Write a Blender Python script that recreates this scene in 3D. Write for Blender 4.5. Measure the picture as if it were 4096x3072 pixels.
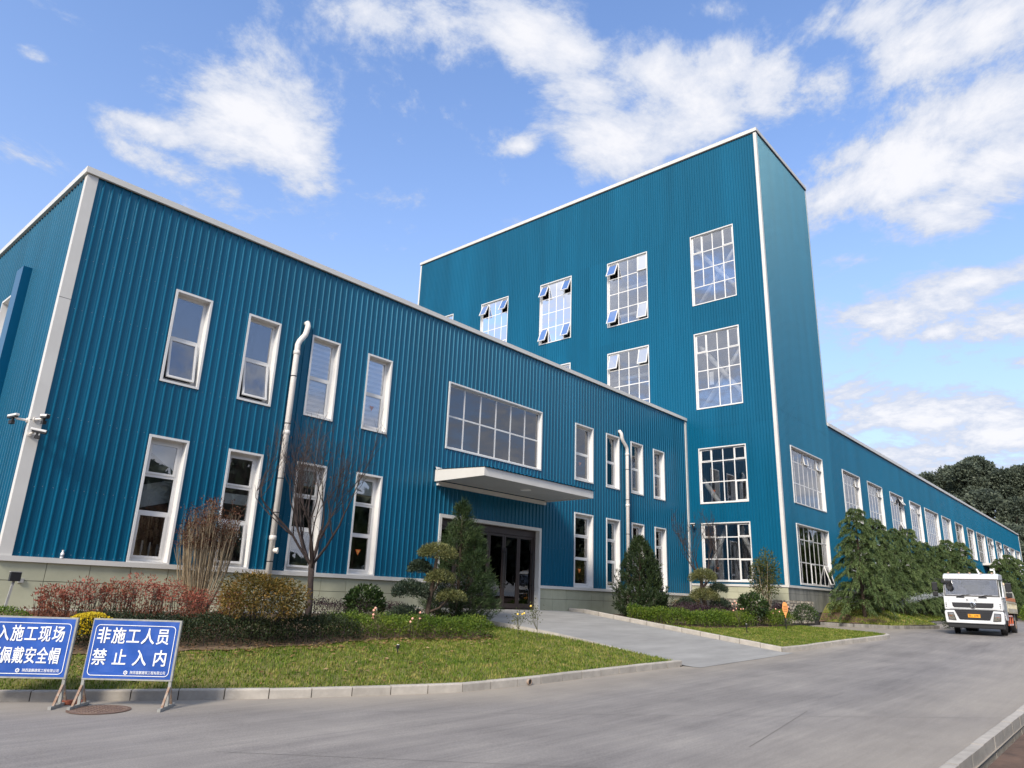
import bpy, math, random
import numpy as np
from mathutils import Vector, Matrix

for _o in list(bpy.data.objects):
    bpy.data.objects.remove(_o)
SC = bpy.context.scene
COL = SC.collection
random.seed(7)
R = math.radians

# ------------------------------------------------------------------ camera
YAW, PITCH, ROLL = .729520319, .290037326, .0374002947
EYE = Vector((0, 0, 1.72))
_f = Vector((math.cos(YAW)*math.cos(PITCH), math.sin(YAW)*math.cos(PITCH), math.sin(PITCH)))
_r0 = Vector((math.sin(YAW), -math.cos(YAW), 0))
_u0 = _r0.cross(_f)
_r = _r0*math.cos(ROLL) + _u0*math.sin(ROLL)
_u = -_r0*math.sin(ROLL) + _u0*math.cos(ROLL)
cam = bpy.data.cameras.new('camera')
cam.sensor_width = 36
cam.lens = 2840.96/4096*36
cam.clip_end = 3000
cam_o = bpy.data.objects.new('camera', cam)
COL.objects.link(cam_o)
_m = Matrix((( _r.x, _u.x, -_f.x, EYE.x), (_r.y, _u.y, -_f.y, EYE.y), (_r.z, _u.z, -_f.z, EYE.z), (0, 0, 0, 1)))
cam_o.matrix_world = _m
SC.camera = cam_o

# ------------------------------------------------------------------ sky, sun, exposure
SUN_DIR = Vector((-0.85, -0.26, 0.66)).normalized()
SUN_EL = math.asin(SUN_DIR.z)
SUN_AZ = math.atan2(SUN_DIR.x, SUN_DIR.y)
SKY_STRENGTH = 0.12
W = bpy.data.worlds.new('World')
SC.world = W
W.use_nodes = True
NT = W.node_tree
NT.nodes.clear()


def _n(tree, kind, **kw):
    n = tree.nodes.new(kind)
    for k, v in kw.items():
        setattr(n, k, v)
    return n


def _math(tree, op, a, b=None, c=None, clamp=False):
    n = tree.nodes.new('ShaderNodeMath')
    n.operation = op
    n.use_clamp = clamp
    for i, x in enumerate((a, b, c)):
        if x is None:
            continue
        if isinstance(x, (int, float)):
            n.inputs[i].default_value = x
        else:
            tree.links.new(x, n.inputs[i])
    return n.outputs[0]


CLOUD_LO = (.32, .36, .45)
CLOUD_HI = (.52, .52, .54)
HORIZON = (.38, .42, .49)
SKY_TINT = (1.0, 1.18, 1.42, 1)
SUN_STRENGTH = 2.5
EXPOSURE = 0.9
CL=[[0.326,0.758,0.565,0.815,-0.528,0.239,-0.371,-0.447,0.814,0.086,0.054,1.0],[0.379,0.746,0.547,0.913,-0.396,-0.092,-0.073,-0.565,0.822,0.065,0.041,1.0],[0.251,0.816,0.521,0.887,-0.409,0.213,-0.256,-0.463,0.848,0.055,0.021,0.9],[0.328,0.728,0.602,0.924,-0.38,-0.044,-0.084,-0.613,0.786,0.04,0.04,0.7],[0.406,0.743,0.532,0.799,-0.571,0.188,-0.373,-0.397,0.839,0.042,0.027,0.9],[0.152,0.879,0.451,0.987,-0.156,-0.03,-0.006,-0.455,0.89,0.063,0.018,0.55],[0.257,0.831,0.493,0.949,-0.314,0.035,-0.1,-0.485,0.869,0.045,0.014,0.6],[0.132,0.828,0.545,0.931,-0.293,0.219,-0.16,-0.525,0.836,0.018,0.009,0.5],[0.401,0.615,0.679,0.739,-0.655,0.157,-0.472,-0.497,0.728,0.085,0.031,0.8],[0.472,0.558,0.683,0.776,-0.631,-0.021,-0.357,-0.587,0.726,0.081,0.041,0.7],[0.541,0.487,0.685,0.757,-0.638,-0.144,-0.329,-0.628,0.706,0.093,0.047,0.95],[0.599,0.45,0.662,0.743,-0.622,-0.249,-0.276,-0.66,0.698,0.065,0.041,0.9],[0.63,0.451,0.633,0.599,-0.8,-0.026,-0.519,-0.363,0.774,0.054,0.033,0.9],[0.688,0.446,0.573,0.636,-0.751,-0.178,-0.369,-0.465,0.805,0.067,0.043,1.0],[0.674,0.375,0.636,0.673,-0.667,-0.32,-0.318,-0.631,0.708,0.088,0.047,0.9],[0.719,0.348,0.602,0.631,-0.689,-0.356,-0.319,-0.604,0.73,0.083,0.053,0.95],[0.709,0.304,0.636,0.565,-0.784,-0.256,-0.471,-0.467,0.748,0.063,0.04,0.8],[0.744,0.261,0.615,0.446,-0.879,-0.167,-0.552,-0.279,0.786,0.051,0.051,0.85],[0.768,0.203,0.608,0.4,-0.893,-0.207,-0.558,-0.255,0.79,0.05,0.039,0.8],[0.733,0.193,0.652,0.422,-0.881,-0.214,-0.6,-0.268,0.754,0.043,0.027,0.75],[0.753,0.134,0.644,0.378,-0.89,-0.257,-0.606,-0.24,0.759,0.063,0.032,0.9],[0.791,0.105,0.603,0.531,-0.607,-0.591,-0.378,-0.69,0.617,0.073,0.058,0.95],[0.793,0.046,0.608,0.296,-0.901,-0.318,-0.59,-0.196,0.784,0.07,0.045,0.95],[0.841,0.081,0.535,0.265,-0.924,-0.277,-0.513,-0.196,0.836,0.079,0.053,1.0],[0.851,0.144,0.506,0.154,-0.988,0.022,-0.513,0.019,0.858,0.099,0.05,1.0],[0.872,0.057,0.487,0.215,-0.937,-0.276,-0.47,-0.183,0.863,0.062,0.052,1.0],[0.843,0.216,0.492,0.163,-0.975,0.149,-0.518,0.087,0.851,0.063,0.034,0.85],[0.883,0.108,0.458,0.15,-0.987,-0.057,-0.456,-0.043,0.889,0.081,0.032,0.9],[0.665,0.292,0.688,0.512,-0.848,-0.135,-0.604,-0.331,0.725,0.034,0.017,0.5],[0.915,0.208,0.347,0.191,-0.978,0.082,-0.355,0.001,0.935,0.092,0.035,0.95],[0.922,0.107,0.372,0.117,-0.993,-0.005,-0.371,-0.032,0.928,0.098,0.017,0.85],[0.934,0.148,0.324,0.11,-0.985,0.135,-0.334,0.048,0.941,0.039,0.012,0.8],[0.943,0.075,0.324,0.141,-0.973,-0.184,-0.309,-0.169,0.936,0.042,0.021,0.8],[0.958,0.079,0.276,0.125,-0.98,-0.153,-0.261,-0.165,0.951,0.027,0.01,0.7],[0.956,0.184,0.227,0.209,-0.974,-0.09,-0.2,-0.155,0.967,0.119,0.031,1.0],[0.972,0.114,0.204,0.135,-0.986,-0.096,-0.186,-0.157,0.97,0.086,0.032,1.0],[0.965,0.186,0.183,0.201,-0.977,-0.065,-0.157,-0.147,0.977,0.146,0.034,0.85],[0.611,0.543,0.576,0.565,-0.809,0.162,-0.566,-0.208,0.797,0.028,0.011,0.5],[0.883,0.213,0.418,0.304,-0.939,-0.163,-0.38,-0.198,0.903,0.029,0.008,0.4]]
tc = _n(NT, 'ShaderNodeTexCoord')
DIRV = tc.outputs['Generated']


def _dot(tree, v, c):
    n = tree.nodes.new('ShaderNodeVectorMath')
    n.operation = 'DOT_PRODUCT'
    tree.links.new(v, n.inputs[0])
    n.inputs[1].default_value = c
    return n.outputs['Value']


sky = _n(NT, 'ShaderNodeTexSky', sky_type='NISHITA')
sky.sun_disc = False
sky.sun_elevation = SUN_EL
sky.sun_rotation = SUN_AZ
sky.altitude = 300
sky.air_density = 1.0
sky.dust_density = 1.6
sky.ozone_density = 2.5
# cloud banks: each is a soft ellipse of sky (direction, two axes, two radii, weight)
dens = None
for c in CL:
    d, rr, uu, ra, rb, amp = c[0:3], c[3:6], c[6:9], c[9], c[10], c[11]
    a = _math(NT, 'MULTIPLY', _dot(NT, DIRV, [x/ra for x in rr]), 1.0)
    b = _math(NT, 'MULTIPLY', _dot(NT, DIRV, [x/rb for x in uu]), 1.0)
    q = _math(NT, 'SQRT', _math(NT, 'ADD', _math(NT, 'MULTIPLY', a, a), _math(NT, 'MULTIPLY', b, b)))
    e = _math(NT, 'SUBTRACT', 1.0, _math(NT, 'MULTIPLY', q, 0.62))
    e = _math(NT, 'MULTIPLY', e, amp)
    front = _math(NT, 'GREATER_THAN', _dot(NT, DIRV, d), 0.0)
    e = _math(NT, 'MULTIPLY', e, front)
    dens = e if dens is None else _math(NT, 'SMOOTH_MAX', dens, e, 0.12)
# beyond the view the cloud cover goes on in the same way
sep = _n(NT, 'ShaderNodeSeparateXYZ')
NT.links.new(DIRV, sep.inputs[0])
zz = _math(NT, 'ADD', _math(NT, 'MAXIMUM', sep.outputs[2], 0.0), 0.16)
cmb = _n(NT, 'ShaderNodeCombineXYZ')
NT.links.new(_math(NT, 'DIVIDE', sep.outputs[0], zz), cmb.inputs[0])
NT.links.new(_math(NT, 'DIVIDE', sep.outputs[1], zz), cmb.inputs[1])


def _noise(tree, vec, scale, detail=6, rough=.55, dist=0.0, w=0.0):
    n = tree.nodes.new('ShaderNodeTexNoise')
    n.inputs['Scale'].default_value = scale
    n.inputs['Detail'].default_value = detail
    n.inputs['Roughness'].default_value = rough
    n.inputs['Distortion'].default_value = dist
    if vec is not None:
        tree.links.new(vec, n.inputs['Vector'])
    return n.outputs[0]


nz_big = _noise(NT, cmb.outputs[0], 0.9, 3, .5)
nz_mid = _noise(NT, cmb.outputs[0], 2.6, 14, .70, .45)
nz_fine = _noise(NT, cmb.outputs[0], 21.0, 6, .65, .3)
nz_wisp = _noise(NT, cmb.outputs[0], 7.0, 6, .6, .4)
outside = _math(NT, 'LESS_THAN', _dot(NT, DIRV, tuple(_f)), 0.66)
generic = _math(NT, 'MULTIPLY', _math(NT, 'MULTIPLY', _math(NT, 'SUBTRACT', nz_big, 0.36), 3.2), outside)
dens = _math(NT, 'MAXIMUM', dens, _math(NT, 'MINIMUM', generic, 0.9))
dens = _math(NT, 'MAXIMUM', dens, 0.0)
tot = _math(NT, 'ADD', dens, _math(NT, 'MULTIPLY', _math(NT, 'SUBTRACT', nz_mid, 0.5), 2.5))
tot = _math(NT, 'ADD', tot, _math(NT, 'MULTIPLY', _math(NT, 'SUBTRACT', nz_wisp, 0.5), 1.0))
tot = _math(NT, 'ADD', tot, _math(NT, 'MULTIPLY', _math(NT, 'SUBTRACT', nz_fine, 0.5), 0.55))
mr = _n(NT, 'ShaderNodeMapRange', interpolation_type='SMOOTHSTEP')
mr.inputs[1].default_value = 0.13
mr.inputs[2].default_value = 0.62
NT.links.new(tot, mr.inputs[0])
cover = mr.outputs[0]
shade = _n(NT, 'ShaderNodeMapRange', interpolation_type='SMOOTHSTEP')
shade.inputs[1].default_value = 0.3
shade.inputs[2].default_value = 1.1
NT.links.new(tot, shade.inputs[0])
ccol = _n(NT, 'ShaderNodeMix', data_type='RGBA')
NT.links.new(shade.outputs[0], ccol.inputs[0])
ccol.inputs[6].default_value = (CLOUD_LO[0]/SKY_STRENGTH, CLOUD_LO[1]/SKY_STRENGTH, CLOUD_LO[2]/SKY_STRENGTH, 1)
ccol.inputs[7].default_value = (CLOUD_HI[0]/SKY_STRENGTH, CLOUD_HI[1]/SKY_STRENGTH, CLOUD_HI[2]/SKY_STRENGTH, 1)
tint = _n(NT, 'ShaderNodeMix', data_type='RGBA', blend_type='MULTIPLY')
tint.inputs[0].default_value = 1.0
NT.links.new(sky.outputs[0], tint.inputs[6])
tint.inputs[7].default_value = SKY_TINT
# the air whitens towards the horizon all round
hz_f = _math(NT, 'POWER', 2.718, _math(NT, 'MULTIPLY', _math(NT, 'MAXIMUM', sep.outputs[2], 0.0), -4.2))
hz = _n(NT, 'ShaderNodeMix', data_type='RGBA')
NT.links.new(_math(NT, 'MULTIPLY', hz_f, 1.35, clamp=True), hz.inputs[0])
NT.links.new(tint.outputs[2], hz.inputs[6])
hz.inputs[7].default_value = (HORIZON[0]/SKY_STRENGTH, HORIZON[1]/SKY_STRENGTH, HORIZON[2]/SKY_STRENGTH, 1)
mixc = _n(NT, 'ShaderNodeMix', data_type='RGBA')
NT.links.new(_math(NT, 'MULTIPLY', cover, 0.97), mixc.inputs[0])
NT.links.new(hz.outputs[2], mixc.inputs[6])
NT.links.new(ccol.outputs[2], mixc.inputs[7])
bg = _n(NT, 'ShaderNodeBackground')
bg.inputs[1].default_value = SKY_STRENGTH
NT.links.new(mixc.outputs[2], bg.inputs[0])
wo = _n(NT, 'ShaderNodeOutputWorld')
NT.links.new(bg.outputs[0], wo.inputs[0])

sl = bpy.data.lights.new('sun', 'SUN')
sl.energy = SUN_STRENGTH
sl.angle = R(14)
sl.color = (1.0, .90, .76)
so = bpy.data.objects.new('sun', sl)
COL.objects.link(so)
so.rotation_euler = (-SUN_DIR).to_track_quat('-Z', 'Y').to_euler()
so.location = (0, 0, 60)

SC.view_settings.view_transform = 'Standard'
SC.view_settings.look = 'None'
SC.view_settings.gamma = 1
SC.view_settings.exposure = EXPOSURE
SC.view_settings.use_curve_mapping = False
SC.render.engine = 'CYCLES'
SC.cycles.max_bounces = 8
SC.cycles.transparent_max_bounces = 16
SC.cycles.use_denoising = True
SC.cycles.sample_clamp_indirect = 6

# ------------------------------------------------------------------ object helpers
def thing(name, label, cat, loc=(0, 0, 0), rotz=0.0, group=None):
    o = bpy.data.objects.new(name, None)
    COL.objects.link(o)
    o.location = loc
    o.rotation_euler = (0, 0, rotz)
    o.empty_display_size = .2
    o['label'] = label
    o['category'] = cat
    if group:
        o['group'] = group
    return o


def tag(o, label, cat, group=None, kind=None):
    o['label'] = label
    o['category'] = cat
    if group:
        o['group'] = group
    if kind:
        o['kind'] = kind
    return o


def struct(o):
    o['kind'] = 'structure'
    return o


def link(name, me, parent=None):
    o = bpy.data.objects.new(name, me)
    COL.objects.link(o)
    if parent is not None:
        o.parent = parent
    return o


def root_loc(parent):
    v = Vector((0, 0, 0))
    while parent is not None:
        v = v + parent.location
        parent = parent.parent
    return v


class MB:
    """collects faces; world coordinates, turned local to the parent (unrotated) on build"""
    def __init__(s):
        s.v, s.f, s.m = [], [], []

    def add(s, vs, fs, mi=0):
        n = len(s.v)
        s.v += [tuple(p) for p in vs]
        s.f += [tuple(i+n for i in q) for q in fs]
        s.m += [mi]*len(fs)

    def quad(s, a, b, c, d, mi=0):
        s.add((a, b, c, d), ((0, 1, 2, 3),), mi)

    def box8(s, p, mi=0):
        s.add(p, ((0, 3, 2, 1), (4, 5, 6, 7), (0, 1, 5, 4), (1, 2, 6, 5), (2, 3, 7, 6), (3, 0, 4, 7)), mi)

    def box(s, x0, x1, y0, y1, z0, z1, mi=0):
        s.box8(((x0, y0, z0), (x1, y0, z0), (x1, y1, z0), (x0, y1, z0), (x0, y0, z1), (x1, y0, z1), (x1, y1, z1), (x0, y1, z1)), mi)

    def tube(s, pts, rad, n=6, mi=0, cap=True):
        pts = [Vector(p) for p in pts]
        if isinstance(rad, (int, float)):
            rad = [rad]*len(pts)
        base = len(s.v)
        prev = None
        for i, p in enumerate(pts):
            a = pts[min(i+1, len(pts)-1)] - pts[max(i-1, 0)]
            if a.length < 1e-9:
                a = Vector((0, 0, 1))
            a.normalize()
            if prev is None:
                ref = Vector((0, 0, 1)) if abs(a.z) < .9 else Vector((1, 0, 0))
                x = a.cross(ref).normalized()
            else:
                x = (prev - a*prev.dot(a))
                x = x.normalized() if x.length > 1e-6 else a.orthogonal().normalized()
            prev = x
            y = a.cross(x)
            for k in range(n):
                t = 2*math.pi*k/n
                s.v.append(tuple(p + (x*math.cos(t)+y*math.sin(t))*rad[i]))
        for i in range(len(pts)-1):
            for k in range(n):
                k2 = (k+1) % n
                s.f.append((base+i*n+k, base+i*n+k2, base+(i+1)*n+k2, base+(i+1)*n+k))
                s.m.append(mi)
        if cap:
            s.f.append(tuple(base+k for k in reversed(range(n))))
            s.f.append(tuple(base+(len(pts)-1)*n+k for k in range(n)))
            s.m += [mi, mi]

    def lathe(s, prof, n=20, origin=(0, 0, 0), axis='z', mi=0):
        """prof: list of (r, h)"""
        base = len(s.v)
        O = Vector(origin)
        for r_, h in prof:
            for k in range(n):
                t = 2*math.pi*k/n
                c, q = r_*math.cos(t), r_*math.sin(t)
                p = {'z': (c, q, h), 'y': (c, h, q), 'x': (h, c, q)}[axis]
                s.v.append(tuple(O+Vector(p)))
        for i in range(len(prof)-1):
            for k in range(n):
                k2 = (k+1) % n
                s.f.append((base+i*n+k, base+i*n+k2, base+(i+1)*n+k2, base+(i+1)*n+k))
                s.m.append(mi)

    def prism(s, poly, d0, d1, fn, mi=0):
        """poly: list of 2D; fn(a,b,d) -> point"""
        n = len(poly)
        vs = [fn(a, b, d0) for a, b in poly] + [fn(a, b, d1) for a, b in poly]
        fs = [tuple(reversed(range(n))), tuple(range(n, 2*n))] + [(i, (i+1) % n, n+(i+1) % n, n+i) for i in range(n)]
        s.add(vs, fs, mi)

    def build(s, name, mat, parent=None, smooth=False, local=False):
        me = bpy.data.meshes.new(name)
        off = Vector((0, 0, 0)) if (local or parent is None) else root_loc(parent)
        me.from_pydata([(p[0]-off.x, p[1]-off.y, p[2]-off.z) for p in s.v], [], s.f)
        mats = mat if isinstance(mat, (list, tuple)) else [mat]
        for m in mats:
            me.materials.append(m)
        if len(mats) > 1:
            me.polygons.foreach_set('material_index', s.m)
        if smooth:
            me.polygons.foreach_set('use_smooth', [True]*len(me.polygons))
        me.update()
        return link(name, me, parent)


def bevel(o, w=.01, seg=2):
    m = o.modifiers.new('bevel', 'BEVEL')
    m.width = w
    m.segments = seg
    m.limit_method = 'ANGLE'
    m.angle_limit = R(35)
    return o


def np_mesh(name, V, nper, mat, parent=None, smooth=False):
    """V: (n*nper,3) array of separate polygons with nper corners each"""
    V = np.asarray(V, dtype=np.float32)
    if parent is not None:
        off = root_loc(parent)
        V = V - np.array(off, dtype=np.float32)
    n = len(V)//nper
    me = bpy.data.meshes.new(name)
    me.vertices.add(len(V))
    me.vertices.foreach_set('co', V.ravel())
    me.loops.add(len(V))
    me.loops.foreach_set('vertex_index', np.arange(len(V), dtype=np.int32))
    me.polygons.add(n)
    me.polygons.foreach_set('loop_start', np.arange(0, len(V), nper, dtype=np.int32))
    me.polygons.foreach_set('loop_total', np.full(n, nper, dtype=np.int32))
    if smooth:
        me.polygons.foreach_set('use_smooth', np.ones(n, dtype=bool))
    me.materials.append(mat)
    me.update(calc_edges=True)
    return link(name, me, parent)


# ------------------------------------------------------------------ materials
def mk(name, col, rough=.6, spec=.5, metal=0.0, nscale=None, namp=.15, ncol=None, bump=0.0, bscale=None, obvar=0.0, coat=0.0, stretch=None, detail=6):
    m = bpy.data.materials.new(name)
    m.use_nodes = True
    t = m.node_tree
    b = t.nodes['Principled BSDF']
    b.inputs['Roughness'].default_value = rough
    b.inputs['Specular IOR Level'].default_value = spec
    b.inputs['Metallic'].default_value = metal
    b.inputs['Coat Weight'].default_value = coat
    if name.startswith('blue_clad'):
        b.inputs['Specular Tint'].default_value = (.45, .85, 1, 1)
    b.inputs['Base Color'].default_value = (*col, 1)
    geo = t.nodes.new('ShaderNodeNewGeometry')
    vec = geo.outputs['Position']
    if stretch:
        mp = t.nodes.new('ShaderNodeMapping')
        mp.inputs['Scale'].default_value = stretch
        t.links.new(vec, mp.inputs[0])
        vec = mp.outputs[0]
    cur = None
    if nscale:
        nz = _noise(t, vec, nscale, detail, .6)
        rmp = t.nodes.new('ShaderNodeMapRange')
        rmp.inputs[1].default_value = .3
        rmp.inputs[2].default_value = .7
        t.links.new(nz, rmp.inputs[0])
        mx = t.nodes.new('ShaderNodeMix')
        mx.data_type = 'RGBA'
        t.links.new(rmp.outputs[0], mx.inputs[0])
        c2 = ncol if ncol else tuple(x*(1+namp) for x in col)
        c1 = col if ncol else tuple(x*(1-namp) for x in col)
        mx.inputs[6].default_value = (*c1, 1)
        mx.inputs[7].default_value = (*c2, 1)
        cur = mx.outputs[2]
    if obvar:
        oi = t.nodes.new('ShaderNodeObjectInfo')
        v = _math(t, 'ADD', _math(t, 'MULTIPLY', oi.outputs['Random'], 2*obvar), 1-obvar)
        hsv = t.nodes.new('ShaderNodeHueSaturation')
        t.links.new(v, hsv.inputs['Value'])
        if cur is None:
            hsv.inputs['Color'].default_value = (*col, 1)
        else:
            t.links.new(cur, hsv.inputs['Color'])
        cur = hsv.outputs[0]
    if cur is not None:
        t.links.new(cur, b.inputs['Base Color'])
    if bump:
        nb = _noise(t, vec, bscale or (nscale or 10)*3, 5, .6)
        bp = t.nodes.new('ShaderNodeBump')
        bp.inputs['Strength'].default_value = bump
        bp.inputs['Distance'].default_value = .02
        t.links.new(nb, bp.inputs['Height'])
        t.links.new(bp.outputs[0], b.inputs['Normal'])
    return m


def mkleaf(name, c1, c2, c3, trans=.3, rough=.55, pscale=1.2, spec=.35):
    m = bpy.data.materials.new(name)
    m.use_nodes = True
    t = m.node_tree
    b = t.nodes['Principled BSDF']
    geo = t.nodes.new('ShaderNodeNewGeometry')
    nz = _noise(t, geo.outputs['Position'], pscale, 3, .5)
    f = _math(t, 'ADD', _math(t, 'MULTIPLY', geo.outputs['Random Per Island'], .55), _math(t, 'MULTIPLY', _math(t, 'SUBTRACT', nz, .28), 1.0))
    rp = t.nodes.new('ShaderNodeValToRGB')
    rp.color_ramp.elements[0].position = .08
    rp.color_ramp.elements[0].color = (*c1, 1)
    rp.color_ramp.elements[1].position = .9
    rp.color_ramp.elements[1].color = (*c3, 1)
    e = rp.color_ramp.elements.new(.5)
    e.color = (*c2, 1)
    t.links.new(f, rp.inputs[0])
    t.links.new(rp.outputs[0], b.inputs['Base Color'])
    b.inputs['Roughness'].default_value = rough
    b.inputs['Specular IOR Level'].default_value = spec
    tr = t.nodes.new('ShaderNodeBsdfTranslucent')
    t.links.new(rp.outputs[0], tr.inputs[0])
    mx = t.nodes.new('ShaderNodeMixShader')
    mx.inputs[0].default_value = trans
    t.links.new(b.outputs[0], mx.inputs[1])
    t.links.new(tr.outputs[0], mx.inputs[2])
    t.links.new(mx.outputs[0], t.nodes['Material Output'].inputs[0])
    return m


def mkglass(name, tintc, refl, rough=0.0, wob=.012):
    m = bpy.data.materials.new(name)
    m.use_nodes = True
    t = m.node_tree
    t.nodes.remove(t.nodes['Principled BSDF'])
    tr = t.nodes.new('ShaderNodeBsdfTransparent')
    tr.inputs[0].default_value = (*tintc, 1)
    gl = t.nodes.new('ShaderNodeBsdfGlossy')
    gl.inputs['Roughness'].default_value = rough
    gl.inputs['Color'].default_value = (.93, .95, 1, 1)
    geo = t.nodes.new('ShaderNodeNewGeometry')
    nb = _noise(t, geo.outputs['Position'], 1.3, 2, .5)
    bp = t.nodes.new('ShaderNodeBump')
    bp.inputs['Strength'].default_value = .25
    bp.inputs['Distance'].default_value = wob
    t.links.new(nb, bp.inputs['Height'])
    t.links.new(bp.outputs[0], gl.inputs['Normal'])
    fr = t.nodes.new('ShaderNodeFresnel')
    fr.inputs[0].default_value = 1.5
    fac = _math(t, 'ADD', _math(t, 'MULTIPLY', fr.outputs[0], 1.0-refl), refl, clamp=True)
    mx = t.nodes.new('ShaderNodeMixShader')
    t.links.new(fac, mx.inputs[0])
    t.links.new(tr.outputs[0], mx.inputs[1])
    t.links.new(gl.outputs[0], mx.inputs[2])
    t.links.new(mx.outputs[0], t.nodes['Material Output'].inputs[0])
    return m


M = {}
M['clad'] = mk('blue_cladding', (.003, .088, .166), .30, .55, nscale=.5, namp=.15, obvar=.05, stretch=(1.6, 1.6, .16), bump=.10, bscale=1.0)
M['clad_dark'] = mk('blue_cladding_trim', (.0006, .075, .165), .3, .7)
M['white'] = mk('white_trim', (.62, .605, .57), .45, nscale=1.5, namp=.05)
M['frame'] = mk('white_window_frame', (.70, .69, .67), .4, nscale=2, namp=.04)
M['pvc'] = mk('white_pvc', (.72, .68, .63), .35, nscale=2, namp=.05)
M['dark_gap'] = mk('black_clamp_and_gap_shade', (.02, .02, .022), .7)  # pipe clamps, and the shade painted in under the copings
M['plinth'] = mk('green_grey_tile', (.40, .40, .29), .55, nscale=1.6, namp=.12, obvar=.05, bump=.05, bscale=30)
M['plinth_stain'] = mk('stained_grey_tile', (.36, .36, .31), .6, nscale=.8, namp=.15, ncol=(.09, .09, .09), stretch=(1.5, 1.5, .5), obvar=.05)
M['grout'] = mk('dark_grout', (.05, .05, .05), .9)
M['stone'] = mk('rubble_stone', (.30, .27, .22), .8, nscale=4, namp=.25, obvar=.28, bump=.5, bscale=14)
M['concrete'] = mk('pale_concrete', (.45, .42, .37), .85, nscale=1.2, namp=.15, bump=.15, bscale=18)
M['interior'] = mk('interior_grey', (.16, .16, .16), .9)
M['interior_dark'] = mk('interior_dark', (.03, .03, .035), .9)
M['steel_white'] = mk('white_painted_steel', (.72, .72, .70), .5)
M['bronze'] = mk('dark_bronze_aluminium', (.035, .024, .022), .4, .5)
M['soffit'] = mk('grey_soffit_panel', (.42, .43, .43), .55, nscale=2, namp=.06)
M['black'] = mk('black_plastic', (.015, .015, .016), .45)
M['rubber'] = mk('tyre_rubber', (.022, .021, .022), .85, nscale=6, namp=.4)
M['blind'] = mk('cream_blind', (.72, .74, .66), .8)
M['zebra_l'] = mk('pale_blind_band', (.78, .82, .86), .8)
M['zebra_d'] = mk('sheer_blind_band', (.50, .57, .64), .8)
M['blindbar'] = mk('brown_blind_bar', (.35, .27, .12), .6)
M['curtain'] = mk('pale_blue_curtain', (.55, .60, .70), .85, nscale=14, namp=.2, stretch=(1, 1, .02))
M['orange'] = mk('orange_sticker', (.85, .16, .03), .5)
M['yellow'] = mk('yellow_sticker', (.9, .6, .1), .5)
M['glassF'] = mkglass('office_glass', (.97, .975, .98), .115, wob=.004)
M['glassT'] = mkglass('hall_glass', (.95, .955, .96), .20, wob=.003)
M['glassD'] = mkglass('door_glass', (.72, .72, .72), .02, wob=.003)
M['bark'] = mk('grey_brown_bark', (.045, .032, .029), .9, nscale=9, namp=.4, bump=.5, bscale=30)
M['bark2'] = mk('pale_twig_bark', (.30, .235, .15), .9, nscale=9, namp=.35)
M['bark_dark'] = mk('dark_pine_bark', (.06, .042, .03), .95, nscale=10, namp=.4, bump=.6, bscale=25)

# ------------------------------------------------------------------ terrain
RX = [-40, 0, 4, 6, 9, 16, 17.6, 23.3, 30.2, 35, 45, 60, 80, 120, 260]
RZ = [-.15, -.02, 0, .02, .04, .18, .215, .34, .70, .90, 1.05, 1.15, 1.25, 1.4, 1.8]
_xs = np.arange(-42, 260, .25)
_k = np.ones(15)/15
_zs = np.convolve(np.pad(np.interp(_xs, RX, RZ), 7, mode='edge'), _k, 'valid')
KX = [-6, 0, 3.54, 5.6, 6.9, 8.3, 9.6, 11.3, 13.8, 17.0]
KY = [19.5, 15.2, 12.8, 11.53, 10.77, 10.18, 9.62, 9.42, 9.35, 9.2]


def zroad(x):
    return np.interp(x, _xs, _zs)


def zleft(x, y):
    yk = np.interp(x, KX, KY) + .14
    zk = zroad(x) + .125
    s = np.clip((y-yk)/(16.4-yk+1e-6), 0, 1)
    return zk + (1.10-zk)*s


def zdrive(x, y):
    s = np.clip((y-9.1)/(16.6-9.1), 0, 1)
    top = np.interp(x, [15, 22, 23.4], [1.29, 1.26, 1.20])
    return (zroad(x)+.008)*(1-s) + top*s


def yfr(x):
    return np.interp(x, [23.2, 24.3, 27.2, 29.2, 30.6, 31.2], [9.15, 8.9, 8.42, 8.05, 7.85, 8.4])


def zright(x, y):
    yf = yfr(x)
    zf = zroad(x) + .125
    s = np.clip((y-yf)/(16.2-yf), 0, 1)
    left = zdrive(23.2, y) + .10
    z = zf + (1.16-zf)*s
    w = np.clip((x-23.3)/1.2, 0, 1)
    return np.where(x < 24.5, np.minimum(left, z)*(1-w) + z*w, z)


def yfb(x):
    return np.interp(x, [36.4, 37, 39.6, 44, 50, 130], [9.3, 8.8, 8.0, 9.4, 9.7, 9.7])


def zbank(x, y):
    zf = zroad(x)+.13
    s = np.clip((y-yfb(x))/(12.4-yfb(x)), 0, 1)
    top = np.interp(x, [36.4, 38, 130], [1.8, 2.0, 2.1])
    sx = np.clip((x-36.5)/1.9, 0, 1)
    return zf + (top-zf)*(s**.85)*(.02+.98*sx*(2-sx))


def grid_sheet(name, fn, us, vs, mat, kind='structure'):
    V, F = [], []
    for u_ in us:
        for v_ in vs:
            V.append(fn(u_, v_))
    nv = len(vs)
    for i in range(len(us)-1):
        for j in range(nv-1):
            F.append((i*nv+j, (i+1)*nv+j, (i+1)*nv+j+1, i*nv+j+1))
    me = bpy.data.meshes.new(name)
    me.from_pydata([tuple(map(float, p)) for p in V], [], F)
    me.materials.append(mat)
    me.polygons.foreach_set('use_smooth', [True]*len(F))
    o = link(name, me)
    if kind:
        o['kind'] = kind
    return o


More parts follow.
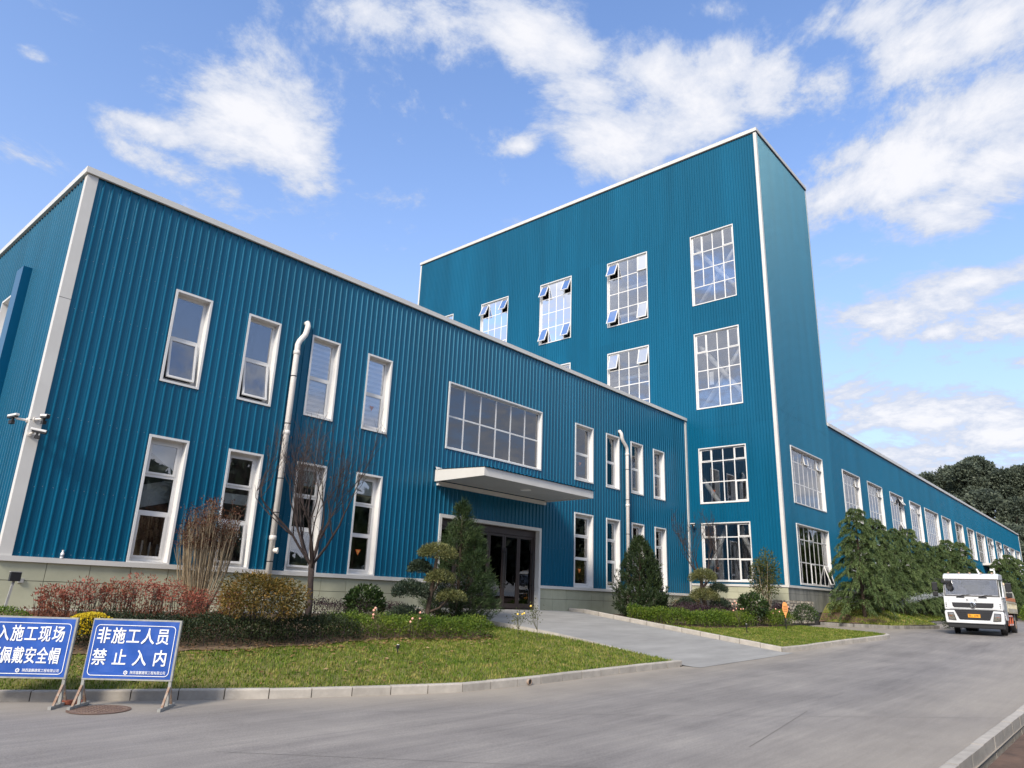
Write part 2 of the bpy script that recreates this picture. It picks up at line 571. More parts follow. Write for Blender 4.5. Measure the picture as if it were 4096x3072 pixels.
def mk_road():
    m = mk('worn_concrete_road', (.25, .24, .235), .72, .4, bump=.12, bscale=60)
    t = m.node_tree
    b = t.nodes['Principled BSDF']
    geo = t.nodes.new('ShaderNodeNewGeometry')
    mp = t.nodes.new('ShaderNodeMapping')
    mp.inputs['Rotation'].default_value = (0, 0, R(10))
    mp.inputs['Scale'].default_value = (.16, 1.5, 1)
    t.links.new(geo.outputs['Position'], mp.inputs[0])
    streak = _noise(t, mp.outputs[0], 1.1, 8, .66, .5)
    fine = _noise(t, geo.outputs['Position'], 55, 4, .7)
    mid = _noise(t, geo.outputs['Position'], .55, 5, .6)
    mp2 = t.nodes.new('ShaderNodeMapping')
    mp2.inputs['Rotation'].default_value = (0, 0, R(16))
    mp2.inputs['Scale'].default_value = (.5, 9, 1)
    t.links.new(geo.outputs['Position'], mp2.inputs[0])
    scratch = _noise(t, mp2.outputs[0], 1.2, 7, .7)
    f = _math(t, 'MULTIPLY', _math(t, 'SUBTRACT', streak, .5), .85)
    f = _math(t, 'ADD', f, _math(t, 'MULTIPLY', _math(t, 'SUBTRACT', mid, .5), .8))
    f = _math(t, 'ADD', f, _math(t, 'MULTIPLY', _math(t, 'SUBTRACT', fine, .5), 1.3))
    f = _math(t, 'ADD', f, _math(t, 'MULTIPLY', _math(t, 'SUBTRACT', scratch, .5), .65))
    f = _math(t, 'ADD', f, .5, clamp=True)
    rp = t.nodes.new('ShaderNodeValToRGB')
    e = rp.color_ramp.elements
    e[0].position = .0
    e[0].color = (.115, .105, .100, 1)
    e[1].position = 1
    e[1].color = (.34, .315, .285, 1)
    k = e.new(.5)
    k.color = (.215, .199, .188, 1)
    t.links.new(f, rp.inputs[0])
    # dusty yellowish band along the gutters and the right-hand kerb
    sp = t.nodes.new('ShaderNodeSeparateXYZ')
    t.links.new(geo.outputs['Position'], sp.inputs[0])
    kerbd = t.nodes.new('ShaderNodeMapRange')
    kerbd.inputs[1].default_value = 4.6
    kerbd.inputs[2].default_value = 2.0
    t.links.new(sp.outputs[1], kerbd.inputs[0])
    # left gutter: a line through (3.5,12.6) and (9.6,9.5), then level
    gl = _math(t, 'ADD', _math(t, 'MULTIPLY', sp.outputs[0], .52), sp.outputs[1])
    gl = _math(t, 'MINIMUM', _math(t, 'SUBTRACT', gl, 14.4), _math(t, 'SUBTRACT', sp.outputs[1], 9.25))
    gd = t.nodes.new('ShaderNodeMapRange')
    gd.inputs[1].default_value = -1.7
    gd.inputs[2].default_value = -.2
    t.links.new(gl, gd.inputs[0])
    dm = _math(t, 'MAXIMUM', kerbd.outputs[0], gd.outputs[0])
    dm = _math(t, 'MULTIPLY', dm, _math(t, 'ADD', .25, mid), clamp=True)
    mx = t.nodes.new('ShaderNodeMix')
    mx.data_type = 'RGBA'
    t.links.new(_math(t, 'MULTIPLY', dm, .75), mx.inputs[0])
    t.links.new(rp.outputs[0], mx.inputs[6])
    mx.inputs[7].default_value = (.32, .28, .225, 1)
    t.links.new(mx.outputs[2], b.inputs['Base Color'])
    return m


M['road'] = mk_road()
M['drive'] = mk('pale_driveway_concrete', (.275, .27, .26), .8, nscale=.9, namp=.16, stretch=(.6, 2.2, 1), bump=.1, bscale=40)
M['kerb'] = mk('kerb_granite', (.38, .35, .31), .8, nscale=5, namp=.16, obvar=.09, bump=.2, bscale=45)
M['kerb_joint'] = mk('kerb_mortar', (.07, .058, .045), .95)
M['soil'] = mk('brown_soil', (.10, .06, .04), .95, nscale=3, namp=.45, bump=.7, bscale=9)
M['mulch'] = mk('leaf_litter', (.13, .085, .05), .95, nscale=6, namp=.5, bump=.6, bscale=20)
M['lawn'] = mk('lawn_turf', (.07, .10, .014), .95, nscale=1.1, namp=.3, ncol=(.18, .15, .05), bump=.5, bscale=30, detail=8)
M['ground'] = mk('far_ground', (.07, .075, .035), .95, nscale=.05, namp=.3)
M['grass'] = mkleaf('grass_blades', (.045, .10, .008), (.14, .21, .02), (.44, .36, .12), .25, .6, pscale=2.6, spec=.2)

g = MB()
for i in range(64):
    a0, a1 = 2*math.pi*i/64, 2*math.pi*(i+1)/64
    g.add(((0, 0, -.7), (1800*math.cos(a0), 1800*math.sin(a0), -.7), (1800*math.cos(a1), 1800*math.sin(a1), -.7)), ((0, 1, 2),))
struct(g.build('ground', M['ground']))
struct(grid_sheet('road', lambda x, y: (x, y, float(zroad(x))), np.arange(-30, 200, 1.5), [1.86, 4, 6, 8, 10, 12, 14, 17, 21], M['road']))
struct(grid_sheet('roadside_soil', lambda x, y: (x, y, float(zroad(x))+.06+.25*max(0, 1.6-y)**.5*.15), np.arange(-30, 200, 3), [-60, -30, -12, -6, -3, -1, .4, 1.2, 1.72], M['soil']))

# left lawn (ruled from the kerb to the building)
def lawn_pt(x, s):
    yk = float(np.interp(x, KX, KY)) + .13
    sh = max(0, (x-10)/7.0)
    yb = 17.2
    y = yk+(yb-yk)*s
    xx = x - sh*np.interp(y, [9, 11.2, 12.5, 13.7, 14.6, 15.6, 16.6, 17.3], [0.0, .1, .25, .6, 1.05, 1.6, 2.4, 2.6])
    return (xx, y, float(zleft(xx, y)) - .01)


struct(grid_sheet('lawn', lawn_pt, np.linspace(-5, 16.93, 70), np.linspace(0, 1, 22), M['lawn']))
DLX = [17.1, 17.02, 16.9, 16.45, 16.0, 15.45, 14.6, 14.4]
DLY = [9.05, 11.2, 12.5, 13.7, 14.6, 15.6, 16.6, 17.25]


def drive_pt(y, t):
    xl = float(np.interp(y, DLY, DLX))
    xr = float(np.interp(y, [8.6, 17.25], [23.25, 22.95]))
    x = xl+(xr-xl)*t
    return (x, y, float(zdrive(x, y)))


struct(grid_sheet('driveway', drive_pt, np.concatenate([np.linspace(8.75, 17.24, 40)]), np.linspace(0, 1, 10), M['drive']))


def rlawn_pt(x, s):
    yf = float(yfr(x)) + .13
    yb = 17.2 if x < 33 else 12.4
    if x > 29:
        yb = 17.2 - (x-29)/2.2*4.0
    y = yf+(yb-yf)*s
    return (x, y, float(zright(np.array(x), y)))


struct(grid_sheet('lawn', rlawn_pt, np.linspace(23.36, 31.2, 40), np.linspace(0, 1, 24), M['lawn']))
struct(grid_sheet('planting_bed', lambda x, s: (x, 12.6+s*4.6, float(zright(np.array(x), 12.6+s*4.6))-.05 + (0.02 if x > 31.2 else 0)), np.linspace(30.2, 33.0, 8), np.linspace(0, 1, 10), M['mulch']))


def bank_pt(x, s):
    yf = float(yfb(x)) + .13
    y = yf+(12.46-yf)*s
    return (x, y, float(zbank(x, y)))


struct(grid_sheet('grass_bank', bank_pt, np.concatenate([np.linspace(36.55, 50, 30), np.linspace(52, 125, 30)]), np.linspace(0, 1, 14), M['lawn']))
struct(grid_sheet('earth_slope', lambda x, s: (x + .12*math.sin(s*11), 9.6+s*2.84, float(zbank(x + .12*math.sin(s*11), 9.6+s*2.84))+.018), np.linspace(36.62, 37.15, 6), np.linspace(0, 1, 16), M['soil']))

# beds along the office
BEDX = [-2, 3.2, 4.6, 5.6, 7.0, 9.2, 10.2, 11.5, 13.2, 14.3]
BEDY = [16.6, 14.2, 13.75, 13.45, 13.15, 12.95, 13.1, 13.15, 12.75, 12.95]


def bed_pt(x, s):
    yf = float(np.interp(x, BEDX, BEDY)) + .05*math.sin(x*4.1)+.04*math.sin(x*9.7) + .12
    y = yf+(16.7-yf)*s
    return (x, y, float(zleft(x, y)) + .012)


struct(grid_sheet('planting_bed', bed_pt, np.linspace(-1.5, 14.3, 60), np.linspace(0, 1, 12), M['mulch']))
BRX = [23.6, 24.5, 25.2, 27, 29, 31]
BRY = [14.3, 13.2, 12.4, 11.9, 11.5, 11.3]
struct(grid_sheet('planting_bed', lambda x, s: (x, float(np.interp(x, BRX, BRY)) + s*(16.9-(max(0, x-29)*2.0)-float(np.interp(x, BRX, BRY))), float(zright(np.array(x), float(np.interp(x, BRX, BRY)) + s*(16.9-(max(0, x-29)*2.0)-float(np.interp(x, BRX, BRY)))))+.012), np.linspace(23.7, 31, 26), np.linspace(0, 1, 10), M['mulch']))


# grass blades
def grass(name, pts, hmin, hmax, wid, seed):
    rng = np.random.default_rng(seed)
    n = len(pts)
    a = rng.uniform(0, 2*np.pi, n)
    h = rng.uniform(hmin, hmax, n)
    lean = rng.uniform(0, .9, n)
    w = rng.uniform(.6, 1.3, n)*wid
    dx, dy = np.cos(a), np.sin(a)
    P = np.asarray(pts)
    V = np.zeros((n, 3, 3))
    V[:, 0] = P + np.stack([-dy*w, dx*w, np.zeros(n)], 1)
    V[:, 1] = P + np.stack([dy*w, -dx*w, np.zeros(n)], 1)
    V[:, 2] = P + np.stack([dx*h*lean, dy*h*lean, h], 1)
    o = np_mesh(name, V.reshape(-1, 3), 3, M['grass'])
    return o


rng = np.random.default_rng(3)
n = 95000
x = rng.uniform(1.5, 16.9, n)
yk = np.interp(x, KX, KY)+.16
yb = np.where(x < 14.35, np.interp(x, BEDX, BEDY)+.15, 16.8)
s = rng.uniform(0, 1, n)
y = yk+(yb-yk)*s
edge = np.interp(y, DLY, DLX)
keep = x < edge-.16
keep &= rng.uniform(0, 1, n) < (yb-yk)/5.5
x, y = x[keep], y[keep]
tag(grass('grass', np.stack([x, y, zleft(x, y)-.015], 1), .025, .075, .010, 5), 'short green lawn grass with straw patches before the office hedge', 'grass', kind='stuff')
n = 42000
x = rng.uniform(23.4, 31.1, n)
yf = yfr(x)+.15
yb = np.interp(x, BRX, BRY)+.1
y = yf+(yb-yf)*rng.uniform(0, 1, n)
keep = rng.uniform(0, 1, n) < (yb-yf)/5
x, y = x[keep], y[keep]
tag(grass('grass', np.stack([x, y, zright(x, y)-.015], 1), .03, .07, .014, 6), 'lawn grass right of the driveway inside the pale kerb', 'grass', kind='stuff')
n = 26000
x = 36.6+rng.uniform(0, 1, n)**1.7*50
y = yfb(x)+.15+(12.4-yfb(x)-.15)*rng.uniform(0, 1, n)
tag(grass('grass', np.stack([x, y, zbank(x, y)-.015], 1), .04, .1, .022, 8), 'grass on the bank below the drooping cedars', 'grass', kind='stuff')


# fallen leaves at the edge of the beds and on the turf
rng = np.random.default_rng(31)
n = 900
x = rng.uniform(4.5, 14.2, n)
y = np.interp(x, BEDX, BEDY)+.05+rng.normal(size=n)*.28
far_ = rng.uniform(0, 1, n) < .3
y = np.where(far_, y-rng.uniform(0, 2.6, n), y)
ok = y > np.interp(x, KX, KY)+.2
x, y = x[ok], y[ok]
n = len(x)
a = rng.uniform(0, 6.28, n)
L_ = rng.uniform(.025, .06, n)
z = zleft(x, y)+.03
V = np.zeros((n, 4, 3))
for k_, (p_, q2) in enumerate(((1, 0), (0, .45), (-1, 0), (0, -.45))):
    V[:, k_, 0] = x+(np.cos(a)*p_-np.sin(a)*q2)*L_
    V[:, k_, 1] = y+(np.sin(a)*p_+np.cos(a)*q2)*L_
    V[:, k_, 2] = z+rng.uniform(-.008, .02, n)
tag(np_mesh('fallen_leaves', V.reshape(-1, 3), 4, mkleaf('fallen_leaf', (.14, .07, .03), (.28, .16, .07), (.42, .30, .17), .1)), 'pale brown fallen leaves scattered along the hedge foot on the left lawn', 'fallen leaves', kind='stuff')


# kerbs: one stone at a time
def kerb(name, line, zfn, L=.65, th=.14, hgt=.145, down=.12, flip=1, gap=.016, mat=None):
    """line: polyline of the road-side foot; flip=+1: stone lies to the left of the walking direction"""
    e = bpy.data.objects.new(name, None)
    COL.objects.link(e)
    e['kind'] = 'structure'
    P = [Vector((a, b, 0)) for a, b in line]
    seg = [(P[i+1]-P[i]).length for i in range(len(P)-1)]
    tot = sum(seg)

    def at(d):
        for i, s_ in enumerate(seg):
            if d <= s_ or i == len(seg)-1:
                return P[i] + (P[i+1]-P[i])*(d/s_)
            d -= s_
    n = max(1, round(tot/L))
    core = MB()
    for i in range(n):
        a, b = at(tot*i/n), at(tot*(i+1)/n)
        t = (b-a).normalized()
        nn = Vector((-t.y, t.x, 0))*flip
        a = a+t*gap/2
        b = b-t*gap/2
        jz = random.uniform(-.004, .004)
        jn = random.uniform(-.004, .004)
        prof = [(0, -down), (0, hgt-.022), (.006, hgt-.008), (.022, hgt), (th, hgt), (th, -down)]
        vs = []
        for q in (a, b):
            zb = zfn(q.x, q.y)
            for d_, h_ in prof:
                p = q+nn*(d_+jn)
                vs.append((p.x, p.y, zb+h_+jz))
        k = len(prof)
        fs = [tuple(range(k)), tuple(reversed(range(k, 2*k)))] + [(j, j+k, (j+1) % k+k, (j+1) % k) for j in range(k)]
        m = MB()
        m.add(vs, fs)
        m.build('kerb_stone', mat or M['kerb'], e)
        a2, b2 = at(tot*i/n), at(tot*(i+1)/n)
        za, zb = zfn(a2.x, a2.y), zfn(b2.x, b2.y)
        o1, o2 = nn*.012, nn*(th-.012)
        core.box8(((*(a2+o1).xy, za-down), (*(b2+o1).xy, zb-down), (*(b2+o2).xy, zb-down), (*(a2+o2).xy, za-down),
                   (*(a2+o1).xy, za+hgt-.02), (*(b2+o1).xy, zb+hgt-.02), (*(b2+o2).xy, zb+hgt-.02), (*(a2+o2).xy, za+hgt-.02)))
    core.build('mortar', M['kerb_joint'], e)
    return e


zr_ = lambda x, y: float(zroad(x))
kerb('kerb', list(zip(KX[1:], KY[1:]))[0:] , zr_, L=.655, flip=1)
kerb('driveway_kerb', [(17.02, 9.2)] + [(a+.0, b) for a, b in zip(DLX, DLY)][1:7], lambda x, y: float(zdrive(x, y)) - .125, L=.7, flip=1, down=.2)
kerb('driveway_kerb', [(22.98, 17.2), (23.24, 9.13)], lambda x, y: float(zdrive(x, y)), L=.655, flip=1)
kerb('lawn_kerb', [(23.24, 9.11), (24.3, 8.88), (27.2, 8.42), (29.2, 8.05), (30.3, 7.85), (30.85, 7.92), (31.15, 8.2), (31.35, 8.8), (31.5, 10.2), (31.6, 12.0)], zr_, L=.5, flip=1)
kerb('bank_kerb', [(36.5, 12.4), (36.4, 9.4), (36.7, 8.95), (39.6, 8.0), (44, 9.4), (50, 9.7), (90, 9.7)], zr_, L=.75, flip=1, mat=mk('stained_kerb', (.28, .265, .24), .85, nscale=1.6, namp=.2, ncol=(.10, .095, .09), stretch=(3, 3, .3)))
kerb('roadside_kerb', [(5, 2.02), (10, 2.02), (60, 1.95)], zr_, L=.72, flip=-1)
st = MB()
for (xa, ya, xb, yb) in ((4.3, 7.9, 7.3, 4.2), (7.3, 8.9, 14.5, 2.1), (9.2, 4.1, 12.6, 4.6), (28.2, 7.8, 31.5, 2.4)):
    a, b = Vector((xa, ya, 0)), Vector((xb, yb, 0))
    for i in range(16):
        p, q = a.lerp(b, i/16), a.lerp(b, (i+1)/16)
        nn = Vector((-(b-a).y, (b-a).x, 0)).normalized()*.004
        st.quad((p.x-nn.x, p.y-nn.y, zr_(p.x, 0)+.004), (q.x-nn.x, q.y-nn.y, zr_(q.x, 0)+.004), (q.x+nn.x, q.y+nn.y, zr_(q.x, 0)+.004), (p.x+nn.x, p.y+nn.y, zr_(p.x, 0)+.004))
struct(st.build('road_joint', mk('joint_tar', (.13, .12, .11), .9)))

# ------------------------------------------------------------------ buildings
XC, YF, XE = 4.195, 17.25, 33.05
YT, YTE = 12.5, 39.62
XR, XFAR = 40.48, 112.1


class Face:
    def __init__(s, o, u, n):
        s.o, s.u, s.n = Vector(o), Vector(u), Vector(n)

    def p(s, u, z, d=0.0):
        q = s.o + s.u*u + s.n*d
        return (q.x, q.y, z)

    def box(s, mb, u0, u1, z0, z1, d0, d1, mi=0, tilt=None):
        """tilt=(z_hinge, angle): swings outward about the top edge"""
        pts = []
        for d in (d0, d1):
            for u, z in ((u0, z0), (u1, z0), (u1, z1), (u0, z1)):
                dd, z2 = d, z
                if tilt:
                    zh, a = tilt
                    h = zh-z
                    dd = d*math.cos(a) + h*math.sin(a)
                    z2 = zh - h*math.cos(a) + d*math.sin(a)
                pts.append(s.p(u, z2, dd))
        mb.box8(pts, mi)

    def frame(s, mb, u0, u1, z0, z1, w, d0, d1, mi=0, tilt=None):
        s.box(mb, u0, u1, z0, z0+w, d0, d1, mi, tilt)
        s.box(mb, u0, u1, z1-w, z1, d0, d1, mi, tilt)
        s.box(mb, u0, u0+w, z0+w, z1-w, d0, d1, mi, tilt)
        s.box(mb, u1-w, u1, z0+w, z1-w, d0, d1, mi, tilt)


FF = Face((0, YF, 0), (1, 0, 0), (0, -1, 0))       # office front, u = world x
FL = Face((XC, 0, 0), (0, 1, 0), (-1, 0, 0))       # office side, u = world y
FT = Face((XE, 0, 0), (0, 1, 0), (-1, 0, 0))       # tower side, u = world y
FR = Face((0, YT, 0), (1, 0, 0), (0, -1, 0))       # hall front, u = world x


def rib_profile(pitch, kind):
    if kind == 'wide':
        return [(0, 0), (.5*pitch-.004, 0), (.5*pitch, .003), (.5*pitch+.004, 0), (pitch-.062, 0), (pitch-.046, .027), (pitch-.024, .027), (pitch-.007, 0)]
    return [(0, 0), (pitch-.056, 0), (pitch-.043, .028), (pitch-.022, .028), (pitch-.004, 0)]


def cladding(face, u0, u1, z0, z1, holes, parent, pitch, kind, nper, limit=10**9, seams=(), phase=0.0):
    """profiled sheets, nper ribs each; beyond `limit` sheets the rest is one part"""
    prof = rib_profile(pitch, kind)
    nr = int(math.ceil((u1-u0)/pitch))
    sheets = int(math.ceil(nr/nper))
    rest = MB()
    zcuts = [z0] + [q for q in seams if z0 < q < z1] + [z1]
    for sidx in range(sheets):
        for zi in range(len(zcuts)-1):
            za, zb = zcuts[zi], zcuts[zi+1]
            if zi > 0:
                za -= .0
            a = u0+sidx*nper*pitch
            b = min(u1, a+nper*pitch)
            br = []
            for k in range(nper):
                for du, dd in prof:
                    uu = a+k*pitch+du
                    if uu < b-1e-4:
                        br.append((uu, dd))
            br.append((b, 0.0))
            cuts = set()
            for h in holes:
                for e in (h[0], h[1]):
                    if a+1e-4 < e < b-1e-4:
                        cuts.add(e)
            full = []
            for i in range(len(br)-1):
                full.append(br[i])
                for e in sorted(cuts):
                    if br[i][0]+1e-4 < e < br[i+1][0]-1e-4:
                        t = (e-br[i][0])/(br[i+1][0]-br[i][0])
                        full.append((e, br[i][1]+(br[i+1][1]-br[i][1])*t))
            full.append(br[-1])
            off = random.uniform(0, .0025) + (.006 if zi else 0)
            pieces = []
            prev = []
            for i in range(len(full)-1):
                (ua, da), (ub, db) = full[i], full[i+1]
                mid = (ua+ub)/2
                segs = [(za, zb)]
                for h in holes:
                    if h[0] < mid < h[1]:
                        ns = []
                        for (p, q) in segs:
                            if h[3] <= p or h[2] >= q:
                                ns.append((p, q))
                            else:
                                if h[2] > p:
                                    ns.append((p, h[2]))
                                if h[3] < q:
                                    ns.append((h[3], q))
                        segs = ns
                cur = []
                for p, q in segs:
                    own = None
                    for p2, q2, k in prev:
                        if p2 < q-1e-4 and p < q2-1e-4:
                            while pieces[k][0] is not None:
                                k = pieces[k][0]
                            if own is None:
                                own = k
                            elif own != k:
                                pieces[own][1].extend(pieces[k][1])
                                pieces[k] = [own, []]
                    if own is None:
                        pieces.append([None, []])
                        own = len(pieces)-1
                    pieces[own][1].append((face.p(ua, p, da+off), face.p(ub, p, db+off), face.p(ub, q, db+off), face.p(ua, q, da+off)))
                    cur.append((p, q, own))
                prev = cur
            for dead, quads in pieces:
                if not quads:
                    continue
                mb = rest if sidx >= limit else MB()
                for q4 in quads:
                    mb.quad(*q4)
                if sidx < limit:
                    mb.build('cladding_sheet', M['clad'], parent)
    if rest.f:
        o = rest.build('far_cladding', M['clad'], parent)
        o['kind'] = 'stuff'


def window(face, u0, u1, z0, z1, cols, rows, parent, glass, opens=None, merge=(), fl=.055, rec=.15, fw=.075, mull=.05, label=None,
           joined=False, reveal=True, flip=False, sashes=()):
    """outer flashing box u0..u1 x z0..z1; rows = heights from the top as fractions. Returns (opening, window object)"""
    opens = opens or {}
    a0, a1, b0, b1 = u0+fl, u1-fl, z0+fl, z1-fl
    m = MB()
    face.frame(m, u0, u1, z0, z1, fl, -.02, .04)
    if reveal:
        t = .012
        face.box(m, a0-t, a0, b0, b1, -rec-.05, -.02)
        face.box(m, a1, a1+t, b0, b1, -rec-.05, -.02)
        face.box(m, a0, a1, b1, b1+t, -rec-.05, -.02)
        face.box(m, a0, a1, b0-t, b0, -rec-.05, -.02)
    d0, d1 = -rec-.06, -rec
    face.frame(m, a0, a1, b0, b1, fw, d0, d1)
    us = [a0+fw*.5 + (a1-a0-fw)*i/cols for i in range(cols+1)]
    zs = [b1-fw*.5]
    for r_ in rows:
        zs.append(zs[-1]-(b1-b0-fw)*r_)
    zs[-1] = b0+fw*.5
    nr = len(rows)
    skip_m = set(merge)
    for j in range(1, nr):
        face.box(m, a0+fw, a1-fw, zs[j]-mull/2, zs[j]+mull/2, d0+.004, d1-.004)
    for i in range(1, cols):
        for j in range(nr):
            if (i, j) in skip_m:
                continue
            face.box(m, us[i]-mull/2, us[i]+mull/2, zs[j+1]+(mull/2 if j < nr-1 else fw/2), zs[j]-(mull/2 if j > 0 else fw/2), d0+.002, d1-.002)
    w = m.build('window', M['frame'], parent)
    if label:
        w['label'] = label
    allp = MB()
    for j in range(nr):
        i = 0
        while i < cols:
            i2 = i+1
            while (i2, j) in skip_m:
                i2 += 1
            ua, ub = us[i]+(mull/2 if i else fw/2), us[i2]-(mull/2 if i2 < cols else fw/2)
            za, zb = zs[j+1]+(mull/2 if j < nr-1 else fw/2), zs[j]-(mull/2 if j else fw/2)
            key = (i, j)
            if key in opens or key in sashes:
                a = opens.get(key, 0.0)
                sw = .05 if fl > .05 else .042
                til = (zb, a) if a else None
                dd0, dd1 = (d1-.03, d1+.02)
                if til:
                    # hinge at the frame plane: shift the plane to the sash's own
                    base = d1-.01
                    f2 = Face(face.o+face.n*base, face.u, face.n)
                    sm = MB()
                    f2.frame(sm, ua-.006, ub+.006, za-.006, zb, sw, -.02, .03, 0, til)
                    s_ = sm.build('sash', M['frame'], w)
                    pm = MB()
                    f2.box(pm, ua+sw-.006, ub-sw+.006, za+sw-.006, zb-sw, .0, .012, 0, til)
                    pm.build('pane', glass, w)
                    # stay arm
                    am = MB()
                    h = zb-za
                    q0 = f2.p(ub-.06, za+.05, -.02)
                    q1 = f2.p(ub-.06, zb-(h-.06)*math.cos(a), (h-.06)*math.sin(a))
                    am.tube([q0, q1], .009, 5)
                    am.build('stay', M['steel_white'], w)
                else:
                    sm = MB()
                    face.frame(sm, ua-.004, ub+.004, za-.004, zb+.004, sw, d1-.02, d1+.014)
                    sm.build('sash', M['frame'], w)
                    pm = MB()
                    face.box(pm, ua+sw-.004, ub-sw+.004, za+sw-.004, zb-sw+.004, d1-.012, d1-.002)
                    pm.build('pane', glass, w)
            else:
                pm = allp if joined else MB()
                face.box(pm, ua, ub, za, zb, d1-.018, d1-.010)
                if not joined:
                    pm.build('pane', glass, w)
            i = i2
    if joined and allp.f:
        allp.build('glazing', glass, w)
    return (a0-.002, a1+.002, b0-.002, b1+.002), w, (us, zs)


def sticker(face, u, z, d, w, size=.16):
    m = MB()
    h = size*.87
    m.prism([(u-size/2, z+h/2), (u+size/2, z+h/2), (u, z-h/2)], d, d+.004, lambda a, b, dd: face.p(a, b, dd))
    s = size*.55
    face.box(m, u-s*.5, u-s*.12, z+h*.18, z+h*.30, d+.004, d+.007, 1)
    face.box(m, u+s*.12, u+s*.5, z+h*.18, z+h*.30, d+.004, d+.007, 1)
    face.box(m, u-s*.07, u+s*.07, z-h*.28, z+h*.30, d+.004, d+.007, 1)
    m.build('sticker', [M['orange'], M['yellow']], w)


# ---- office building
office = thing('office_building', 'blue two-storey office building with ribbed cladding, white trim and narrow tall windows', 'building', (XC, YF, 1.1))
holesF, holesL = [], []
colsF = [(6.59, 7.54), (8.56, 9.53), (10.55, 11.52), (12.55, 13.52), (23.33, 24.64), (25.61, 26.66), (27.63, 28.67), (29.63, 30.66)]
WROW, LROW = [.5, .5], [.30, .31, .39]
for i, (a, b) in enumerate(colsF):
    op = {}
    sa = [(0, 1)]
    if i == 0:
        op = {(0, 1): R(9)}
    if i == 1:
        op = {(0, 1): R(10)}
    h, w, (us, zs) = window(FF, a, b, 6.37, 8.76, 1, WROW, office, M['glassF'], op, rec=.16, fw=.085, mull=.07, sashes=sa)
    holesF.append(h)
    if i >= 2 and i != 7 or i == 7:
        # zebra blind: alternating bands
        if i >= 2:
            m = MB()
            z = 8.66
            k = 0
            lim = 6.45 if i in (3, 4, 5, 6) else 6.5
            while z > lim:
                FF.box(m, a+.06, b-.06, z-.075, z, -.222, -.218, k % 2)
                z -= .075
                k += 1
            m.build('blind', [M['zebra_l'], M['zebra_d']], w)
    if i in (3, 4):
        sticker(FF, (a+b)/2-.02, 7.12, -.175, w, .17)
    op = {}
    if i == 1:
        op = {(0, 2): R(4)}
    if i == 2:
        op = {(0, 2): R(5)}
    h, w, (us, zs) = window(FF, a, b, 2.12, 5.06, 1, LROW, office, M['glassF'], op, rec=.16, fw=.085, mull=.07, sashes=[(0, 2), (0, 0)])
    holesF.append(h)
    m = MB()
    if i == 1:
        FF.box(m, a+.08, b-.08, 3.72, 3.98, -.23, -.222)
    elif i >= 2:
        bot = 4.46 if i in (2, 3) else 4.62
        FF.box(m, a+.08, b-.08, bot, 4.98, -.23, -.222)
        FF.box(m, a+.08, b-.08, bot-.05, bot, -.24, -.220, 1)
    if m.f:
        m.build('blind', [M['blind'], M['blindbar']], w)
    if i == 0:
        m = MB()
        # the stair seen behind the glass: a sloping soffit and its balusters
        for (za, zb, dd) in ((5.25, 4.0, -.55), (3.2, 3.75, -.6)):
            m.add([FF.p(a-.4, za, dd), FF.p(b+.5, zb, dd), FF.p(b+.5, zb+.55, dd), FF.p(a-.4, za+.55, dd),
                   FF.p(a-.4, za, dd-.9), FF.p(b+.5, zb, dd-.9), FF.p(b+.5, zb+.55, dd-.9), FF.p(a-.4, za+.55, dd-.9)],
                  ((0, 1, 2, 3), (0, 4, 5, 1), (3, 2, 6, 7), (4, 7, 6, 5)))
        for k in range(5):
            uu = a+.12+k*.18
            m.lathe([(.02, 2.0), (.03, 2.2), (.016, 2.35), (.03, 2.5), (.02, 2.72-.03*k)], 6, FF.p(uu, 0, -.5))
        m.build('stair', M['blind'], w)
    if i in (3, 4):
        sticker(FF, (a+b)/2-.03, 2.78, -.165, w, .19)
h, w, _ = window(FF, 16.04, 21.14, 6.39, 8.73, 6, [.5, .5], office, M['glassF'], rec=.1, fw=.06, mull=.055)
holesF.append(h)
m = MB()
for (c0, c1) in ((16.2, 16.75), (20.4, 21.0)):
    k = 18
    for i in range(k):
        ua, ub = c0+(c1-c0)*i/k, c0+(c1-c0)*(i+1)/k
        da, db = -.35+.03*math.sin(i*1.7), -.35+.03*math.sin((i+1)*1.7)
        m.quad(FF.p(ua, 6.42, da), FF.p(ub, 6.42, db), FF.p(ub, 8.68, db), FF.p(ua, 8.68, da))
m.build('curtain', M['curtain'], w)

# entrance: white surround, six bronze leaves, handles
DX0, DX1, DZ0, DZ1 = 15.96, 21.22, 1.27, 4.21
holesF.append((DX0+.05, DX1-.05, .9, DZ1-.05))
m = MB()
FF.box(m, DX0, DX0+.11, DZ0, DZ1-.11, -.03, .06)
FF.box(m, DX1-.11, DX1, DZ0, DZ1-.11, -.03, .06)
FF.box(m, DX0, DX1, DZ1-.11, DZ1, -.03, .06)
FF.box(m, DX0+.09, DX0+.11, DZ0, DZ1-.11, -.22, -.03)
FF.box(m, DX1-.11, DX1-.09, DZ0, DZ1-.11, -.22, -.03)
FF.box(m, DX0+.11, DX1-.11, DZ1-.11, DZ1-.09, -.22, -.03)
m.build('door_surround', M['white'], office)
m = MB()
la, lb = DX0+.11, DX1-.11
FF.box(m, la, lb, DZ1-.36, DZ1-.12, -.24, -.14)
FF.box(m, la, la+.09, DZ0, DZ1-.36, -.24, -.14)
FF.box(m, lb-.12, lb, DZ0, DZ1-.36, -.24, -.14)
m.build('door_frame', M['bronze'], office)
nleaf = 6
lw = (lb-.12-la-.09)/nleaf
